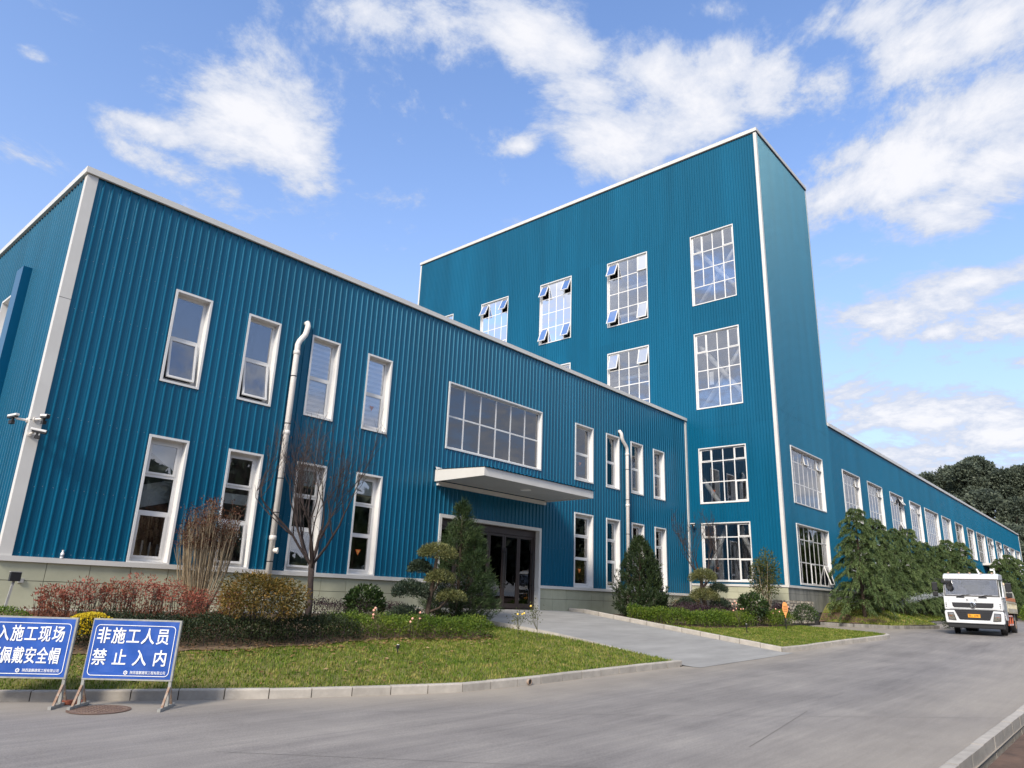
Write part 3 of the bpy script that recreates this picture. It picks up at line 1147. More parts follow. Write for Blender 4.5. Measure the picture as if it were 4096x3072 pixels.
for i in range(nleaf):
    ua, ub = la+.09+i*lw+.006, la+.09+(i+1)*lw-.006
    m = MB()
    FF.frame(m, ua, ub, DZ0+.03, DZ1-.37, .085, -.215, -.165)
    FF.box(m, ua+.085, ub-.085, DZ0+.115, DZ0+.2, -.21, -.17)
    lf = m.build('door_leaf', M['bronze'], office)
    m = MB()
    FF.box(m, ua+.085, ub-.085, DZ0+.2, DZ1-.455, -.194, -.186)
    m.build('pane', M['glassD'], lf)
    if i >= 1:
        m = MB()
        hu = ub-.05 if i % 2 else ua+.05
        for zc in (DZ0+.85, DZ0+1.95):
            FF.box(m, hu-.015, hu+.015, zc-.02, zc+.02, -.165, -.10)
        m.tube([FF.p(hu, DZ0+.7, -.10), FF.p(hu, DZ0+2.1, -.10)], .022, 8)
        m.build('handle', M['black'], lf)

# side wall windows and the blue riser beside them
h, w, _ = window(FL, 20.85, 22.45, 5.0, 8.9, 1, [.35, .35, .3], office, M['glassF'], rec=.28, fw=.08, mull=.07)
holesL.append(h)
h, w, _ = window(FL, 23.2, 24.8, 5.0, 8.9, 1, [.35, .35, .3], office, M['glassF'], rec=.16, fw=.08, mull=.07)
holesL.append(h)
m = MB()
FL.box(m, 20.18, 20.72, 2.2, 9.25, .0, .22)
m.build('riser_duct', M['clad_dark'], office)

ZS = 2.14
cladding(FF, XC+.19, XE-.005, ZS-.02, 10.80, holesF, office, .2, 'wide', 4)
cladding(FL, YF+.12, 36.0, ZS-.02, 10.80, holesL, office, .2, 'wide', 4, limit=12)
m = MB()
m.box(XC-.035, XC+.2, YF-.035, YF+.002, ZS, 10.80)
m.box(XC-.035, XC+.002, YF+.002, YF+.14, ZS, 10.80)
m.build('corner_trim', M['white'], office)
m = MB()
for z in (4.9, 7.7):
    m.box(XC-.037, XC+.202, YF-.037, YF-.03, z, z+.008)
m.build('trim_joint', M['grout'], office)
m = MB()
FF.box(m, XE-.16, XE-.004, ZS-.1, 10.78, .0, .05)
m.build('end_trim', M['white'], office)
m = MB()
m.box(XC-.09, XE+.02, YF-.09, YF+.22, 10.815, 10.965)
m.build('roof_coping', M['white'], office)
m = MB()
m.box(XC-.09, XC+.22, YF+.22, 36.0, 10.815, 10.965)
m.build('roof_coping', M['white'], office)
m = MB()
m.box(XC-.03, XE-.01, YF-.02, YF+.2, 10.80, 10.815)
m.build('coping_gap_shade', M['dark_gap'], office)  # solid dark strip standing in for the shaded gap below the coping
m = MB()
sx = [XC-.04, DX0, DX1, XE-.03]
FF.box(m, XC-.06, DX0-.002, 2.035, ZS, -.02, .07)
FF.box(m, DX1+.002, XE-.03, 2.035, ZS, -.02, .07)
FL.box(m, YF+.02, 36, 2.035, ZS, -.02, .06)
m.build('base_flashing', M['white'], office)
# plinth: tiles with open joints on a dark backing
m = MB()
FF.box(m, XC+.02, DX0+.02, .8, 2.03, -.1, -.012)
FF.box(m, DX1-.02, XE, .8, 2.03, -.1, -.012)
FL.box(m, YF+.1, 36, .8, 2.03, -.1, -.012)
m.build('plinth_backing', M['grout'], office)
for (ua, ub) in ((XC, DX0), (DX1, XE-.01)):
    u = 5.06-.835*2 if ua < 10 else 21.21
    while u < ub:
        a, b = max(u+.006, ua), min(u+.835-.006, ub)
        if b-a > .05:
            for (za, zb) in ((1.672, 2.03), (.85, 1.660)):
                m = MB()
                FF.box(m, a, b, za, zb, -.012, random.uniform(.004, .008))
                m.build('plinth_tile', M['plinth'], office)
        u += .835
for k in range(6):
    for (za, zb) in ((1.672, 2.03), (.85, 1.660)):
        m = MB()
        FL.box(m, YF+.02+k*.835, YF+.02+k*.835+.823, za, zb, -.012, .006)
        m.build('plinth_tile', M['plinth'], office)
# roof, back, floors inside
m = MB()
m.box(XC+.25, XE-.05, YF+.25, 36, 10.70, 10.79)
m.build('roof', M['soffit'], office)
m = MB()
m.box(XC+.1, XE-.05, 24.0, 24.1, .9, 10.7)
m.box(XC+.1, XC+.2, 24.1, 36, .9, 10.7)
m.build('inner_wall', M['interior'], office)
m = MB()
m.box(XC+.1, XE-.05, YF+.3, 24.0, 5.55, 5.85)
m.box(XC+.1, XE-.05, YF+.3, 24.0, 1.0, 1.26)
m.build('inner_floor', M['interior'], office)
m = MB()
for xp in (8.0, 10.0, 12.0, 15.5, 22.0, 25.2, 27.1, 29.2):
    m.box(xp, xp+.08, YF+.3, 24, 1.26, 10.7)
m.build('partition', M['interior'], office)
# screws
m = MB()
for z in (3.55, 5.07, 6.34, 7.54, 8.76, 9.59, 2.2):
    for k in range(142):
        u = XC+.19+.2*k+.13 - (.05 if k % 3 else 0)
        if any(hh[0]-.08 < u < hh[1]+.08 and hh[2]-.08 < z < hh[3]+.08 for hh in holesF):
            continue
        zz_ = z+random.uniform(-.02, .02)
        q = [FF.p(u+.007*math.cos(t), zz_+.007*math.sin(t), .008) for t in (0, 1.05, 2.1, 3.14, 4.19, 5.24)]
        m.add(q, ((0, 1, 2, 3, 4, 5),))
o = m.build('screws', mk('dull_screw', (.35, .38, .40), .5), office)
o['kind'] = 'stuff'

# canopy over the entrance
can = MB()
CX0, CX1, CY0 = 15.66, 21.46, 15.0
can.box(CX0, CX1, CY0, CY0+.06, 5.24, 5.50)
can.add([(CX0, CY0+.06, 5.24), (CX0, YF-.02, 5.22), (CX0, YF-.02, 5.60), (CX0, CY0+.06, 5.50),
         (CX0+.05, CY0+.06, 5.24), (CX0+.05, YF-.02, 5.22), (CX0+.05, YF-.02, 5.60), (CX0+.05, CY0+.06, 5.50)],
        ((0, 1, 2, 3), (4, 7, 6, 5), (0, 4, 5, 1), (3, 2, 6, 7)))
can.add([(CX1-.05, CY0+.06, 5.24), (CX1-.05, YF-.02, 5.22), (CX1-.05, YF-.02, 5.60), (CX1-.05, CY0+.06, 5.50),
         (CX1, CY0+.06, 5.24), (CX1, YF-.02, 5.22), (CX1, YF-.02, 5.60), (CX1, CY0+.06, 5.50)],
        ((0, 1, 2, 3), (4, 7, 6, 5), (0, 4, 5, 1), (3, 2, 6, 7)))
canopy = can.build('canopy', M['white'], office)
m = MB()
m.box(CX0+.08, CX1-.08, YF-.12, YF-.03, 5.10, 5.235)
m.build('wall_angle', M['white'], canopy)
m = MB()
k = 0
yy = CY0+.07
while yy < YF-.14:
    m = MB()
    m.box(CX0+.055, CX1-.055, yy, min(yy+.118, YF-.13), 5.262, 5.274)
    m.build('soffit_panel', M['soffit'], canopy)
    yy += .128
m = MB()
m.box(CX0+.055, CX1-.055, CY0+.07, YF-.13, 5.28, 5.29)
m.build('soffit_backing', M['grout'], canopy)
m = MB()
nx = 29
for i in range(nx):
    xa = CX0-.02+(CX1-CX0+.04)*i/nx
    wv = (CX1-CX0+.04)/nx
    for (p0, p1, h0, h1) in ((0, .6, 0, 0), (.6, .7, 0, .03), (.7, .9, .03, .03), (.9, 1, .03, 0)):
        m.quad((xa+wv*p0, CY0-.06, 5.515+h0), (xa+wv*p1, CY0-.06, 5.515+h1), (xa+wv*p1, YF-.03, 5.62+h1), (xa+wv*p0, YF-.03, 5.62+h0))
m.build('canopy_roof', M['clad_dark'], canopy)
m = MB()
m.lathe([(0, 5.235), (.16, 5.235), (.20, 5.25), (.20, 5.262)], 24, (18.75, 15.95, 0))
m.build('ceiling_lamp', M['steel_white'], canopy)
m = MB()
m.add([(CX0-.02, YF-.13, 5.56), (CX0+.55, YF-.13, 5.58), (CX0+.5, YF-.04, 5.68), (CX0-.02, YF-.04, 5.70), (CX0-.02, YF-.13, 5.63), (CX0+.55, YF-.13, 5.62)], ((0, 1, 5, 4), (4, 5, 2, 3), (0, 4, 3)))
m.build('roof_flashing', M['white'], canopy)

# downpipes
def downpipe(x0, ztop, dx, zbot, clean):
    m = MB()
    y = YF-.13
    s = 1 if dx > 0 else -1
    pts = [(x0-dx, YF+.05, ztop-.02), (x0-dx, YF-.07, ztop), (x0-dx*.96, y, ztop-.10), (x0-dx*.85, y, ztop-.28), (x0-dx*.72, y, ztop-.40),
           (x0-dx*.16, y, ztop-.62), (x0, y, ztop-.74), (x0, y, ztop-.95), (x0, y, zbot)]
    m.tube(pts, .078, 14)
    for z in (ztop-.78, ztop-.36):
        xx = x0 if z < ztop-.6 else x0-dx*.78
    o = m.build('downpipe', M['pvc'], office, smooth=True)
    m = MB()
    for z in (ztop-.98, 5.75, 2.95):
        if z > zbot:
            m.lathe([(.079, z-.06), (.092, z-.05), (.092, z+.05), (.079, z+.06)], 14, (x0, y, 0))
    m.build('coupling', M['pvc'], o, smooth=True)
    m = MB()
    for z in (7.35, 6.0, 4.5, 3.6, 2.35):
        m = MB()
        m.lathe([(.081, z-.012), (.086, z-.012), (.086, z+.012), (.081, z+.012)], 12, (x0, y, 0))
        m.box(x0-.012, x0+.012, y+.07, YF-.01, z-.012, z+.012)
        m.build('pipe_clamp', M['dark_gap'], o)
    if clean:
        m = MB()
        m.tube([(x0+.03, y-.02, 2.63), (x0+.1, y-.09, 2.63)], [.065, .065], 12)
        m.tube([(x0+.1, y-.09, 2.63), (x0+.125, y-.115, 2.63)], [.078, .078], 12)
        m.build('access_cap', M['pvc'], o)


downpipe(10.05, 9.02, -.26, 1.2, True)
downpipe(27.14, 9.02, .5, 1.2, False)

# ---- tower and hall
hall = thing('factory_hall', 'tall blue factory tower with long lower wing, ribbed metal cladding and large white gridded windows', 'building', (XE, YT, 1.2))
holesT, holesR = [], []
Q4 = [.25]*4
Q3 = [.235, .39, .375]
TA = dict(A=(17.14, 21.32), B=(11.33, 15.51), C=(6.46, 9.28), D=(2.73, 5.52))
TCOL = dict(a=(14.06, 16.58), m=(19.33, 22.11), l=(24.8, 27.34), k=(30.13, 32.68), j=(35.5, 38.0))
OP = {('m', 'A'): {(3, 0): R(24), (3, 3): R(22), (0, 3): R(12), (0, 0): R(4)},
      ('l', 'A'): {(3, 0): R(24), (0, 0): R(24), (3, 3): R(22), (0, 3): R(22)},
      ('k', 'A'): {(3, 0): R(24), (0, 0): R(24), (3, 3): R(20), (0, 3): R(20)},
      ('m', 'B'): {(3, 0): R(15), (0, 0): R(14)}, ('l', 'B'): {}}
for c, r_ in (('a', 'A'), ('m', 'A'), ('l', 'A'), ('k', 'A'), ('j', 'A'), ('a', 'B'), ('m', 'B'), ('l', 'B'), ('a', 'C'), ('a', 'D')):
    (a, b), (z0, z1) = TCOL[c], TA[r_]
    rows = Q4 if r_ in 'AB' else Q3
    nb = len(rows)-1
    mg = [(3, nb)] if c == 'a' else []
    sa = [(3, 0), (0, 0)] + ([(0, nb)] if r_ in 'CD' else [])
    h, w, (us, zs) = window(FT, a, b, z0, z1, 4, rows, hall, M['glassT'], OP.get((c, r_), {}), mg, fl=.05, rec=.07, fw=.045, mull=.05, sashes=sa)
    holesT.append(h)
    if c == 'a' and r_ in 'CD':
        sticker(FT, b-.72, z0+.62, -.10, w, .15)
    if c == 'a' and r_ == 'B':
        m = MB()
        FT.box(m, b-.95, b-.72, 13.2-.6, 13.2+.1, -.13, -.12)
        m.build('paper_notice', M['frame'], w)
UZ, LZ = (6.50, 9.32), (2.71, 5.54)
RC = [(34.59, 39.08), (42.38, 45.58), (47.05, 50.28), (52.03, 55.36), (57.21, 60.41), (61.61, 66.08), (67.36, 70.72), (72.49, 75.86), (77.71, 81.01), (82.23, 86.7),
      (87.95, 91.53), (93.2, 96.75), (98.34, 102.05), (103.0, 106.47), (107.49, 110.87)]
OU = {0: {(3, 0): R(8), (6, 0): R(7)}, 1: {(4, 0): R(7)}, 2: {(4, 0): R(7)}, 3: {(0, 0): R(14), (4, 0): R(32), (4, 2): R(20)}, 4: {(0, 0): R(24), (4, 0): R(6)}, 10: {(4, 0): R(15)}, 11: {(4, 0): R(18)}, 12: {(4, 0): R(25)}}
for i, (a, b) in enumerate(RC):
    nc = 7 if (b-a) > 4 else 5
    h, w, _ = window(FR, a, b, *UZ, nc, [.235, .40, .365], hall, M['glassT'], OU.get(i, {}), (), fl=.05, rec=.12, fw=.045, mull=.05, joined=i > 5, sashes=[(0, 2), (nc-1, 2)] if i < 6 else [])
    holesR.append(h)
    if i < 8:
        h, w, _ = window(FR, a, b, *LZ, nc, [.235, .40, .365], hall, M['glassT'], {(6, 2): R(17)} if i == 0 else {}, (), fl=.05, rec=.12, fw=.045, mull=.05, joined=i > 1, sashes=[(0, 0), (3, 0), (6, 0), (3, 2)] if i == 0 else [])
        holesR.append(h)
TZ = 2.64
cladding(FT, YT+.10, YTE-.1, TZ, 26.35, holesT, hall, .15, 'fine', 6, seams=(10.3, 16.1, 21.5))
cladding(FR, XE+.10, XR, TZ, 26.35, holesR, hall, .15, 'fine', 6, seams=(10.9, 16.3, 21.7))
cladding(FR, XR, XFAR-.1, TZ, 11.42, holesR, hall, .2, 'wide', 6, limit=34)
m = MB()
m.box(XE-.04, XE+.12, YT-.04, YT, TZ, 26.36)
m.box(XE-.04, XE, YT, YT+.12, TZ, 26.36)
m.build('corner_trim', M['white'], hall)
m = MB()
FT.box(m, YTE-.14, YTE, TZ, 26.36, -.04, .04)
m.build('corner_trim', M['white'], hall)
m = MB()
m.box(XR-.09, XR+.01, YT-.03, YT+.05, 11.5, 26.36)
m.box(XR, XR+.02, YT+.05, YTE, 11.0, 26.36)
m.build('corner_trim', M['white'], hall)
m = MB()
FR.box(m, XFAR-.14, XFAR, TZ, 11.5, -.1, .05)
m.build('corner_trim', M['white'], hall)
m = MB()
m.box(XE-.08, XE+.2, YT-.08, YTE+.05, 26.42, 26.62)
m.box(XE+.2, XR+.06, YT-.08, YT+.2, 26.42, 26.62)
m.build('roof_coping', M['white'], hall)
m = MB()
m.box(XE-.05, XE+.15, YT-.05, YTE, 26.355, 26.42)
m.box(XE+.15, XR+.03, YT-.05, YT+.15, 26.355, 26.42)
m.build('coping_gap_shade', M['dark_gap'], hall)  # dark strip drawn in for the shade under the coping overhang
m = MB()
m.box(XR+.02, XFAR+.04, YT-.08, YT+.2, 11.46, 11.64)
m.build('roof_coping', M['white'], hall)
m = MB()
FR.box(m, XR+.02, XFAR, 11.42, 11.458, -.1, .05)
m.build('coping_gap_shade', M['dark_gap'], hall)
m = MB()
m.tube([(XR+1, YT+.12, 11.80), (XFAR-8, YT+.12, 11.80)], .012, 4)
for i in range(40):
    m.box(XR+1+i*1.55-.006, XR+1+i*1.55+.006, YT+.115, YT+.125, 11.64, 11.80)
m.build('lightning_rail', M['steel_white'], hall)
m = MB()
m.tube([(XE+.1, YT+.5, 26.76), (XE+.1, YTE-.2, 26.76)], .012, 4)
for i in range(17):
    m.box(XE+.094, XE+.106, YT+.5+i*1.6, YT+.512+i*1.6, 26.62, 26.76)
m.build('lightning_rail', M['steel_white'], hall)
m = MB()
FR.box(m, XE-.05, XFAR, 2.54, TZ, -.02, .06)
FT.box(m, YT+.02, YF+.6, 2.54, TZ, -.02, .05)
m.build('base_flashing', M['white'], hall)
m = MB()
FT.box(m, YT+.05, YF+.5, .8, 2.53, -.2, -.012)
FR.box(m, XE+.02, XFAR-.05, .8, 2.53, -.2, -.012)
m.build('plinth_backing', M['grout'], hall)
yy = YT
while yy < YF:
    for za, zb in ((2.285, 2.535), (1.985, 2.277)):
        m = MB()
        FT.box(m, yy+.004, min(yy+.59, YF-.02)-.004, za, zb, -.012, random.uniform(.004, .008))
        m.build('plinth_tile', M['plinth'], hall)
    yy += .59
k = 0
while k < 40:
    xa = XE+.012+k*.9
    for za, zb in ((2.285, 2.535), (1.985 if k < 3 else 1.5, 2.277)):
        m = MB()
        FR.box(m, xa+.004, xa+.896, za, zb, -.012, random.uniform(.004, .008))
        m.build('plinth_tile', M['plinth_stain'], hall)
    k += 1
m = MB()
FR.box(m, XE+.012+36.2, XFAR-.06, 1.4, 2.535, -.012, .005)
m.build('far_plinth', M['plinth'], hall)


# rubble stones at the foot of the tower
def rubble(face, ua, ub, za, zb, parent, rng, top=None):
    z = za
    row = 0
    while z < zb:
        hh = rng.uniform(.12, .17)
        u = ua - rng.uniform(0, .1)
        while u < ub:
            ww = rng.uniform(.13, .26)
            a, b = max(u+.006, ua), min(u+ww-.006, ub)
            if b-a > .03:
                z1 = min(z+hh-.006, zb)
                j = lambda s_: rng.uniform(-s_, s_)
                base = [(a+j(.012), z+j(.012)), (b+j(.012), z+j(.012)), (b+j(.012), z1+j(.012)), (a+j(.012), z1+j(.012))]
                dd = rng.uniform(.02, .06)
                cx, cz = (a+b)/2+j(.02), (z+z1)/2+j(.02)
                vs = [face.p(p, min(q, zb), -.01) for p, q in base] + [face.p(p*.72+cx*.28, min(q*.72+cz*.28, zb-.004), dd*rng.uniform(.6, 1.2)) for p, q in base]
                m = MB()
                m.add(vs, ((4, 5, 6, 7), (0, 1, 5, 4), (1, 2, 6, 5), (2, 3, 7, 6), (3, 0, 4, 7)))
                m.build('stone', M['stone'], parent)
            u += ww
        z += hh


rs = random.Random(4)
rubble(FT, YT-.02, 16.2, 1.05, 1.98, hall, rs)
rubble(FR, XE+.0, 36.0, 1.0, 1.98, hall, rs)
m = MB()
m.box(XE+.3, XR-.05, YT+.3, YTE, 26.2, 26.34)
m.box(XR+.05, XFAR, YT+.3, 30, 11.25, 11.40)
m.build('roof', M['soffit'], hall)
m = MB()
m.box(XR-.1, XR, YT+.1, YTE, 11.6, 26.2)
m.box(XE+.05, XR, YTE-.1, YTE, 2, 26.2)
m.box(XR, XFAR, 29.9, 30, 1.5, 11.25)
m.box(XFAR-.1, XFAR-.02, YT+.1, 29.9, 1.5, 11.3)
m.build('back_wall', M['clad_dark'], hall)
m = MB()
m.box(XE+.25, XR-.2, YT+.25, YTE-.2, 5.7, 5.95)
m.box(XE+.25, XR-.2, YT+.25, YTE-.2, 10.3, 10.6)
m.box(XE+.25, XR-.2, YT+.25, YTE-.2, 16.2, 16.5)
m.box(XE+.25, XFAR-.2, YT+.25, 29.8, 1.3, 1.6)
m.build('inner_floor', M['interior'], hall)
m = MB()
m.box(XE+4.2, XE+4.3, YT+.3, YTE-.2, 1.6, 26.2)
m.box(XR+.2, XFAR-.2, 17.0, 17.1, 1.6, 11.2)
m.build('inner_wall', M['interior'], hall)
# white tubular wind bracing behind the tower windows
def brace(y0, z0, y1, z1, d=-.75):
    m = MB()
    m.tube([FT.p(y0, z0, d), FT.p(y1, z1, d)], .12, 10)
    m.build('brace', M['steel_white'], hall, smooth=True)


for z0, z1 in ((16.6, 21.9), (10.7, 16.1)):
    brace(13.3, z0, 17.4, z1, -.7)
    brace(13.3, z1, 17.4, z0, -1.0)
brace(16.9, 2.6, 15.45, 5.75)
brace(13.7, 2.6, 15.15, 5.75)
brace(16.9, 8.0, 15.45, 5.9)
brace(13.5, 8.0, 15.1, 5.9)
brace(13.2, 8.75, 17.2, 8.75, -1.0)
for z in (18.4, 20.2, 12.6, 14.4):
    brace(18.8, z, 33, z, -1.6)
# entrance roof on the wing
m = MB()
m.box(83.2, 91.6, YT-1.6, YT-.03, 6.22, 6.42)
m.build('awning', M['white'], hall)

# ------------------------------------------------------------------ plants
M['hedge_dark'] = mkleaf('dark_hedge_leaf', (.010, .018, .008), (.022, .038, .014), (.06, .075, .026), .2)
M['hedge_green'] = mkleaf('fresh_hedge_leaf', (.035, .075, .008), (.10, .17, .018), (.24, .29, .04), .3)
M['nandina'] = mkleaf('red_nandina_leaf', (.12, .075, .03), (.33, .085, .055), (.50, .20, .15), .3, pscale=1.6)
M['golden'] = mkleaf('golden_green_leaf', (.045, .05, .012), (.14, .105, .02), (.30, .17, .045), .3, pscale=1.8)
M['mum'] = mkleaf('yellow_flower', (.50, .36, .02), (.68, .52, .02), (.78, .66, .06), .2)
M['glossy'] = mkleaf('glossy_camellia_leaf', (.012, .026, .010), (.035, .065, .018), (.085, .13, .035), .2, .35)
M['pine'] = mkleaf('pine_needle', (.012, .032, .011), (.038, .07, .023), (.10, .14, .05), .2)
M['juniper'] = mkleaf('juniper_needle', (.012, .026, .010), (.026, .05, .016), (.06, .085, .028), .2)
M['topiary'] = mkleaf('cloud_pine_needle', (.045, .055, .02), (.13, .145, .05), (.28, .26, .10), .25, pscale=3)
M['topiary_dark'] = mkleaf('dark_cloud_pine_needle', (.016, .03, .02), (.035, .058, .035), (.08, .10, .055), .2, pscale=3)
M['cedar'] = mkleaf('cedar_needle', (.030, .056, .020), (.10, .155, .05), (.26, .33, .13), .3, pscale=1.4)
M['purple'] = mkleaf('purple_leaf', (.022, .012, .016), (.045, .025, .034), (.09, .05, .06), .15)
M['slim'] = mkleaf('thin_green_leaf', (.03, .045, .012), (.075, .095, .025), (.17, .17, .05), .3)
M['wood'] = mkleaf('hazed_woodland_leaf', (.055, .072, .058), (.105, .13, .092), (.17, .195, .13), .3, pscale=.22)  # leaf colours paled and greyed, with distance haze mixed into them
M['rose_stem'] = mk('rose_stem', (.09, .085, .04), .8)
M['rose_pink'] = mk('pink_petal', (.85, .42, .32), .6)
M['rose_yellow'] = mk('yellow_petal', (.9, .62, .12), .6)
M['dead'] = mkleaf('dry_leaf', (.05, .02, .012), (.11, .045, .025), (.2, .09, .04), .2)


def unit(v):
    return v/np.maximum(np.linalg.norm(v, axis=1, keepdims=True), 1e-9)


def leaf_quads(P, D, L, Wd, rng, fold=.12):
    P, D = np.asarray(P, float), unit(np.asarray(D, float))
    n = len(P)
    L = np.broadcast_to(np.asarray(L, float), (n,))[:, None]
    Wd = np.broadcast_to(np.asarray(Wd, float), (n,))[:, None]
    rnd = unit(rng.normal(size=(n, 3)))
    S = unit(np.cross(D, rnd))
    N = np.cross(D, S)
    V = np.empty((n, 4, 3))
    V[:, 0] = P
    mid = P + D*L*.5 + N*L*fold
    V[:, 1] = mid + S*Wd*.5
    V[:, 2] = P + D*L
    V[:, 3] = mid - S*Wd*.5
    return V.reshape(-1, 3)


def clump_points(rng, n, c, r, shell=.55, flat_bottom=-.9, lumps=7, lump=.28):
    """points through the outer part of a lumpy ellipsoid; returns points and outward directions"""
    d = unit(rng.normal(size=(n*2, 3)))
    d = d[d[:, 2] > flat_bottom][:n]
    LD = unit(rng.normal(size=(lumps, 3)))
    k = np.max(d@LD.T, axis=1)
    rad = 1 - lump + lump*1.3*np.clip((k-.4)/.6, 0, 1)
    t = shell + (1-shell)*rng.uniform(0, 1, len(d))**.6
    P = np.array(c) + d*np.array(r)*(rad*t)[:, None]
    return P, d


def bush(parent_name, label, cat, c, r, mat, rng_seed, n, leaf=(.06, .035), stems=8, ground=0.0, stemmat=None, group=None, flat=-.75, shell=.45, lump=.28, stem_r=.012, up=.35, spread=.35, partname='foliage'):
    rng = np.random.default_rng(rng_seed)
    t = thing(parent_name, label, cat, (c[0], c[1], ground), 0, group)
    P, d = clump_points(rng, n, c, r, shell, flat, 9, lump)
    D = d*.8 + rng.normal(size=d.shape)*.55 + np.array([0, 0, up])
    V = leaf_quads(P, D, rng.uniform(.7, 1.3, len(P))*leaf[0], rng.uniform(.7, 1.3, len(P))*leaf[1], rng)
    np_mesh(partname, V, 4, mat, t)
    if stems:
        m = MB()
        rr = random.Random(rng_seed)
        for i in range(stems):
            a = rr.uniform(0, 6.28)
            q = rr.uniform(.2, .95)
            tip = (c[0]+math.cos(a)*r[0]*q, c[1]+math.sin(a)*r[1]*q, c[2]+r[2]*rr.uniform(-.1, .6))
            b = (c[0]+math.cos(a)*r[0]*spread*.4, c[1]+math.sin(a)*r[1]*spread*.4, ground-.05)
            md = ((b[0]*.55+tip[0]*.45)+rr.uniform(-.05, .05), b[1]*.55+tip[1]*.45, b[2]*.5+tip[2]*.5)
            m.tube([b, md, tip], [stem_r, stem_r*.8, stem_r*.4], 5)
        o_ = m.build('stems', stemmat or M['bark'], t)
        o_['kind'] = 'stuff'
    return t


def zl(x, y):
    return float(zleft(x, y))


def zr(x, y):
    return float(zright(np.array(x), y))


def hedge_row(name, label, cat, line, depth, h, mat, seed, per_m, leaf, zfn, stems=14, kind=None, jag=.10, group=None):
    """a clipped or loose hedge along a polyline; leaves through its volume, denser at the skin"""
    rng = np.random.default_rng(seed)
    L = np.array(line, float)
    seg = np.linalg.norm(np.diff(L, axis=0), axis=1)
    tot = seg.sum()
    n = int(per_m*tot)
    s_ = rng.uniform(0, tot, n)
    cum = np.concatenate([[0], np.cumsum(seg)])
    k = np.clip(np.searchsorted(cum, s_)-1, 0, len(seg)-1)
    f_ = (s_-cum[k])/seg[k]
    base = L[k] + (L[k+1]-L[k])*f_[:, None]
    tdir = (L[k+1]-L[k])/seg[k][:, None]
    nrm = np.stack([-tdir[:, 1], tdir[:, 0]], 1)
    across = rng.uniform(-1, 1, n)
    prof = h*(1-.45*np.abs(across)**4)*(1 + jag*np.sin(s_*5.3+seed)*np.sin(s_*2.1) + jag*1.5*(rng.uniform(-1, 1, n)))
    t = np.where(rng.uniform(0, 1, n) < .6, rng.uniform(.72, 1, n), rng.uniform(.12, .8, n))
    x = base[:, 0]+nrm[:, 0]*across*depth/2
    y = base[:, 1]+nrm[:, 1]*across*depth/2
    z = np.array([zfn(a, b) for a, b in zip(x, y)]) + prof*t
    P = np.stack([x, y, z], 1)
    D = np.stack([nrm[:, 0]*across*.6, nrm[:, 1]*across*.6, np.full(n, .75)], 1) + rng.normal(size=(n, 3))*.5
    V = leaf_quads(P, D, rng.uniform(.7, 1.3, n)*leaf[0], rng.uniform(.7, 1.3, n)*leaf[1], rng)
    c = L.mean(axis=0)
    t_ = thing(name, label, cat, (c[0], c[1], zfn(c[0], c[1])), 0, group)
    np_mesh('foliage', V, 4, mat, t_)
    m = MB()
    rr = random.Random(seed)
    for i in range(int(stems*tot)):
        s0 = rr.uniform(0, tot)
        kk = int(np.clip(np.searchsorted(cum, s0)-1, 0, len(seg)-1))
        b = L[kk]+(L[kk+1]-L[kk])*((s0-cum[kk])/seg[kk])
        q = rr.uniform(-.45, .45)*depth
        tx, ty = L[kk+1]-L[kk]
        ln = math.hypot(tx, ty)
        x0, y0 = b[0]-ty/ln*q, b[1]+tx/ln*q
        z0 = zfn(x0, y0)
        m.tube([(x0, y0, z0-.03), (x0+rr.uniform(-.06, .06), y0+rr.uniform(-.06, .06), z0+h*.85)], [.008, .004], 4)
    o_ = m.build('stems', M['bark'], t_)
    o_['kind'] = 'stuff'
    if kind:
        t_['kind'] = kind
    return t_


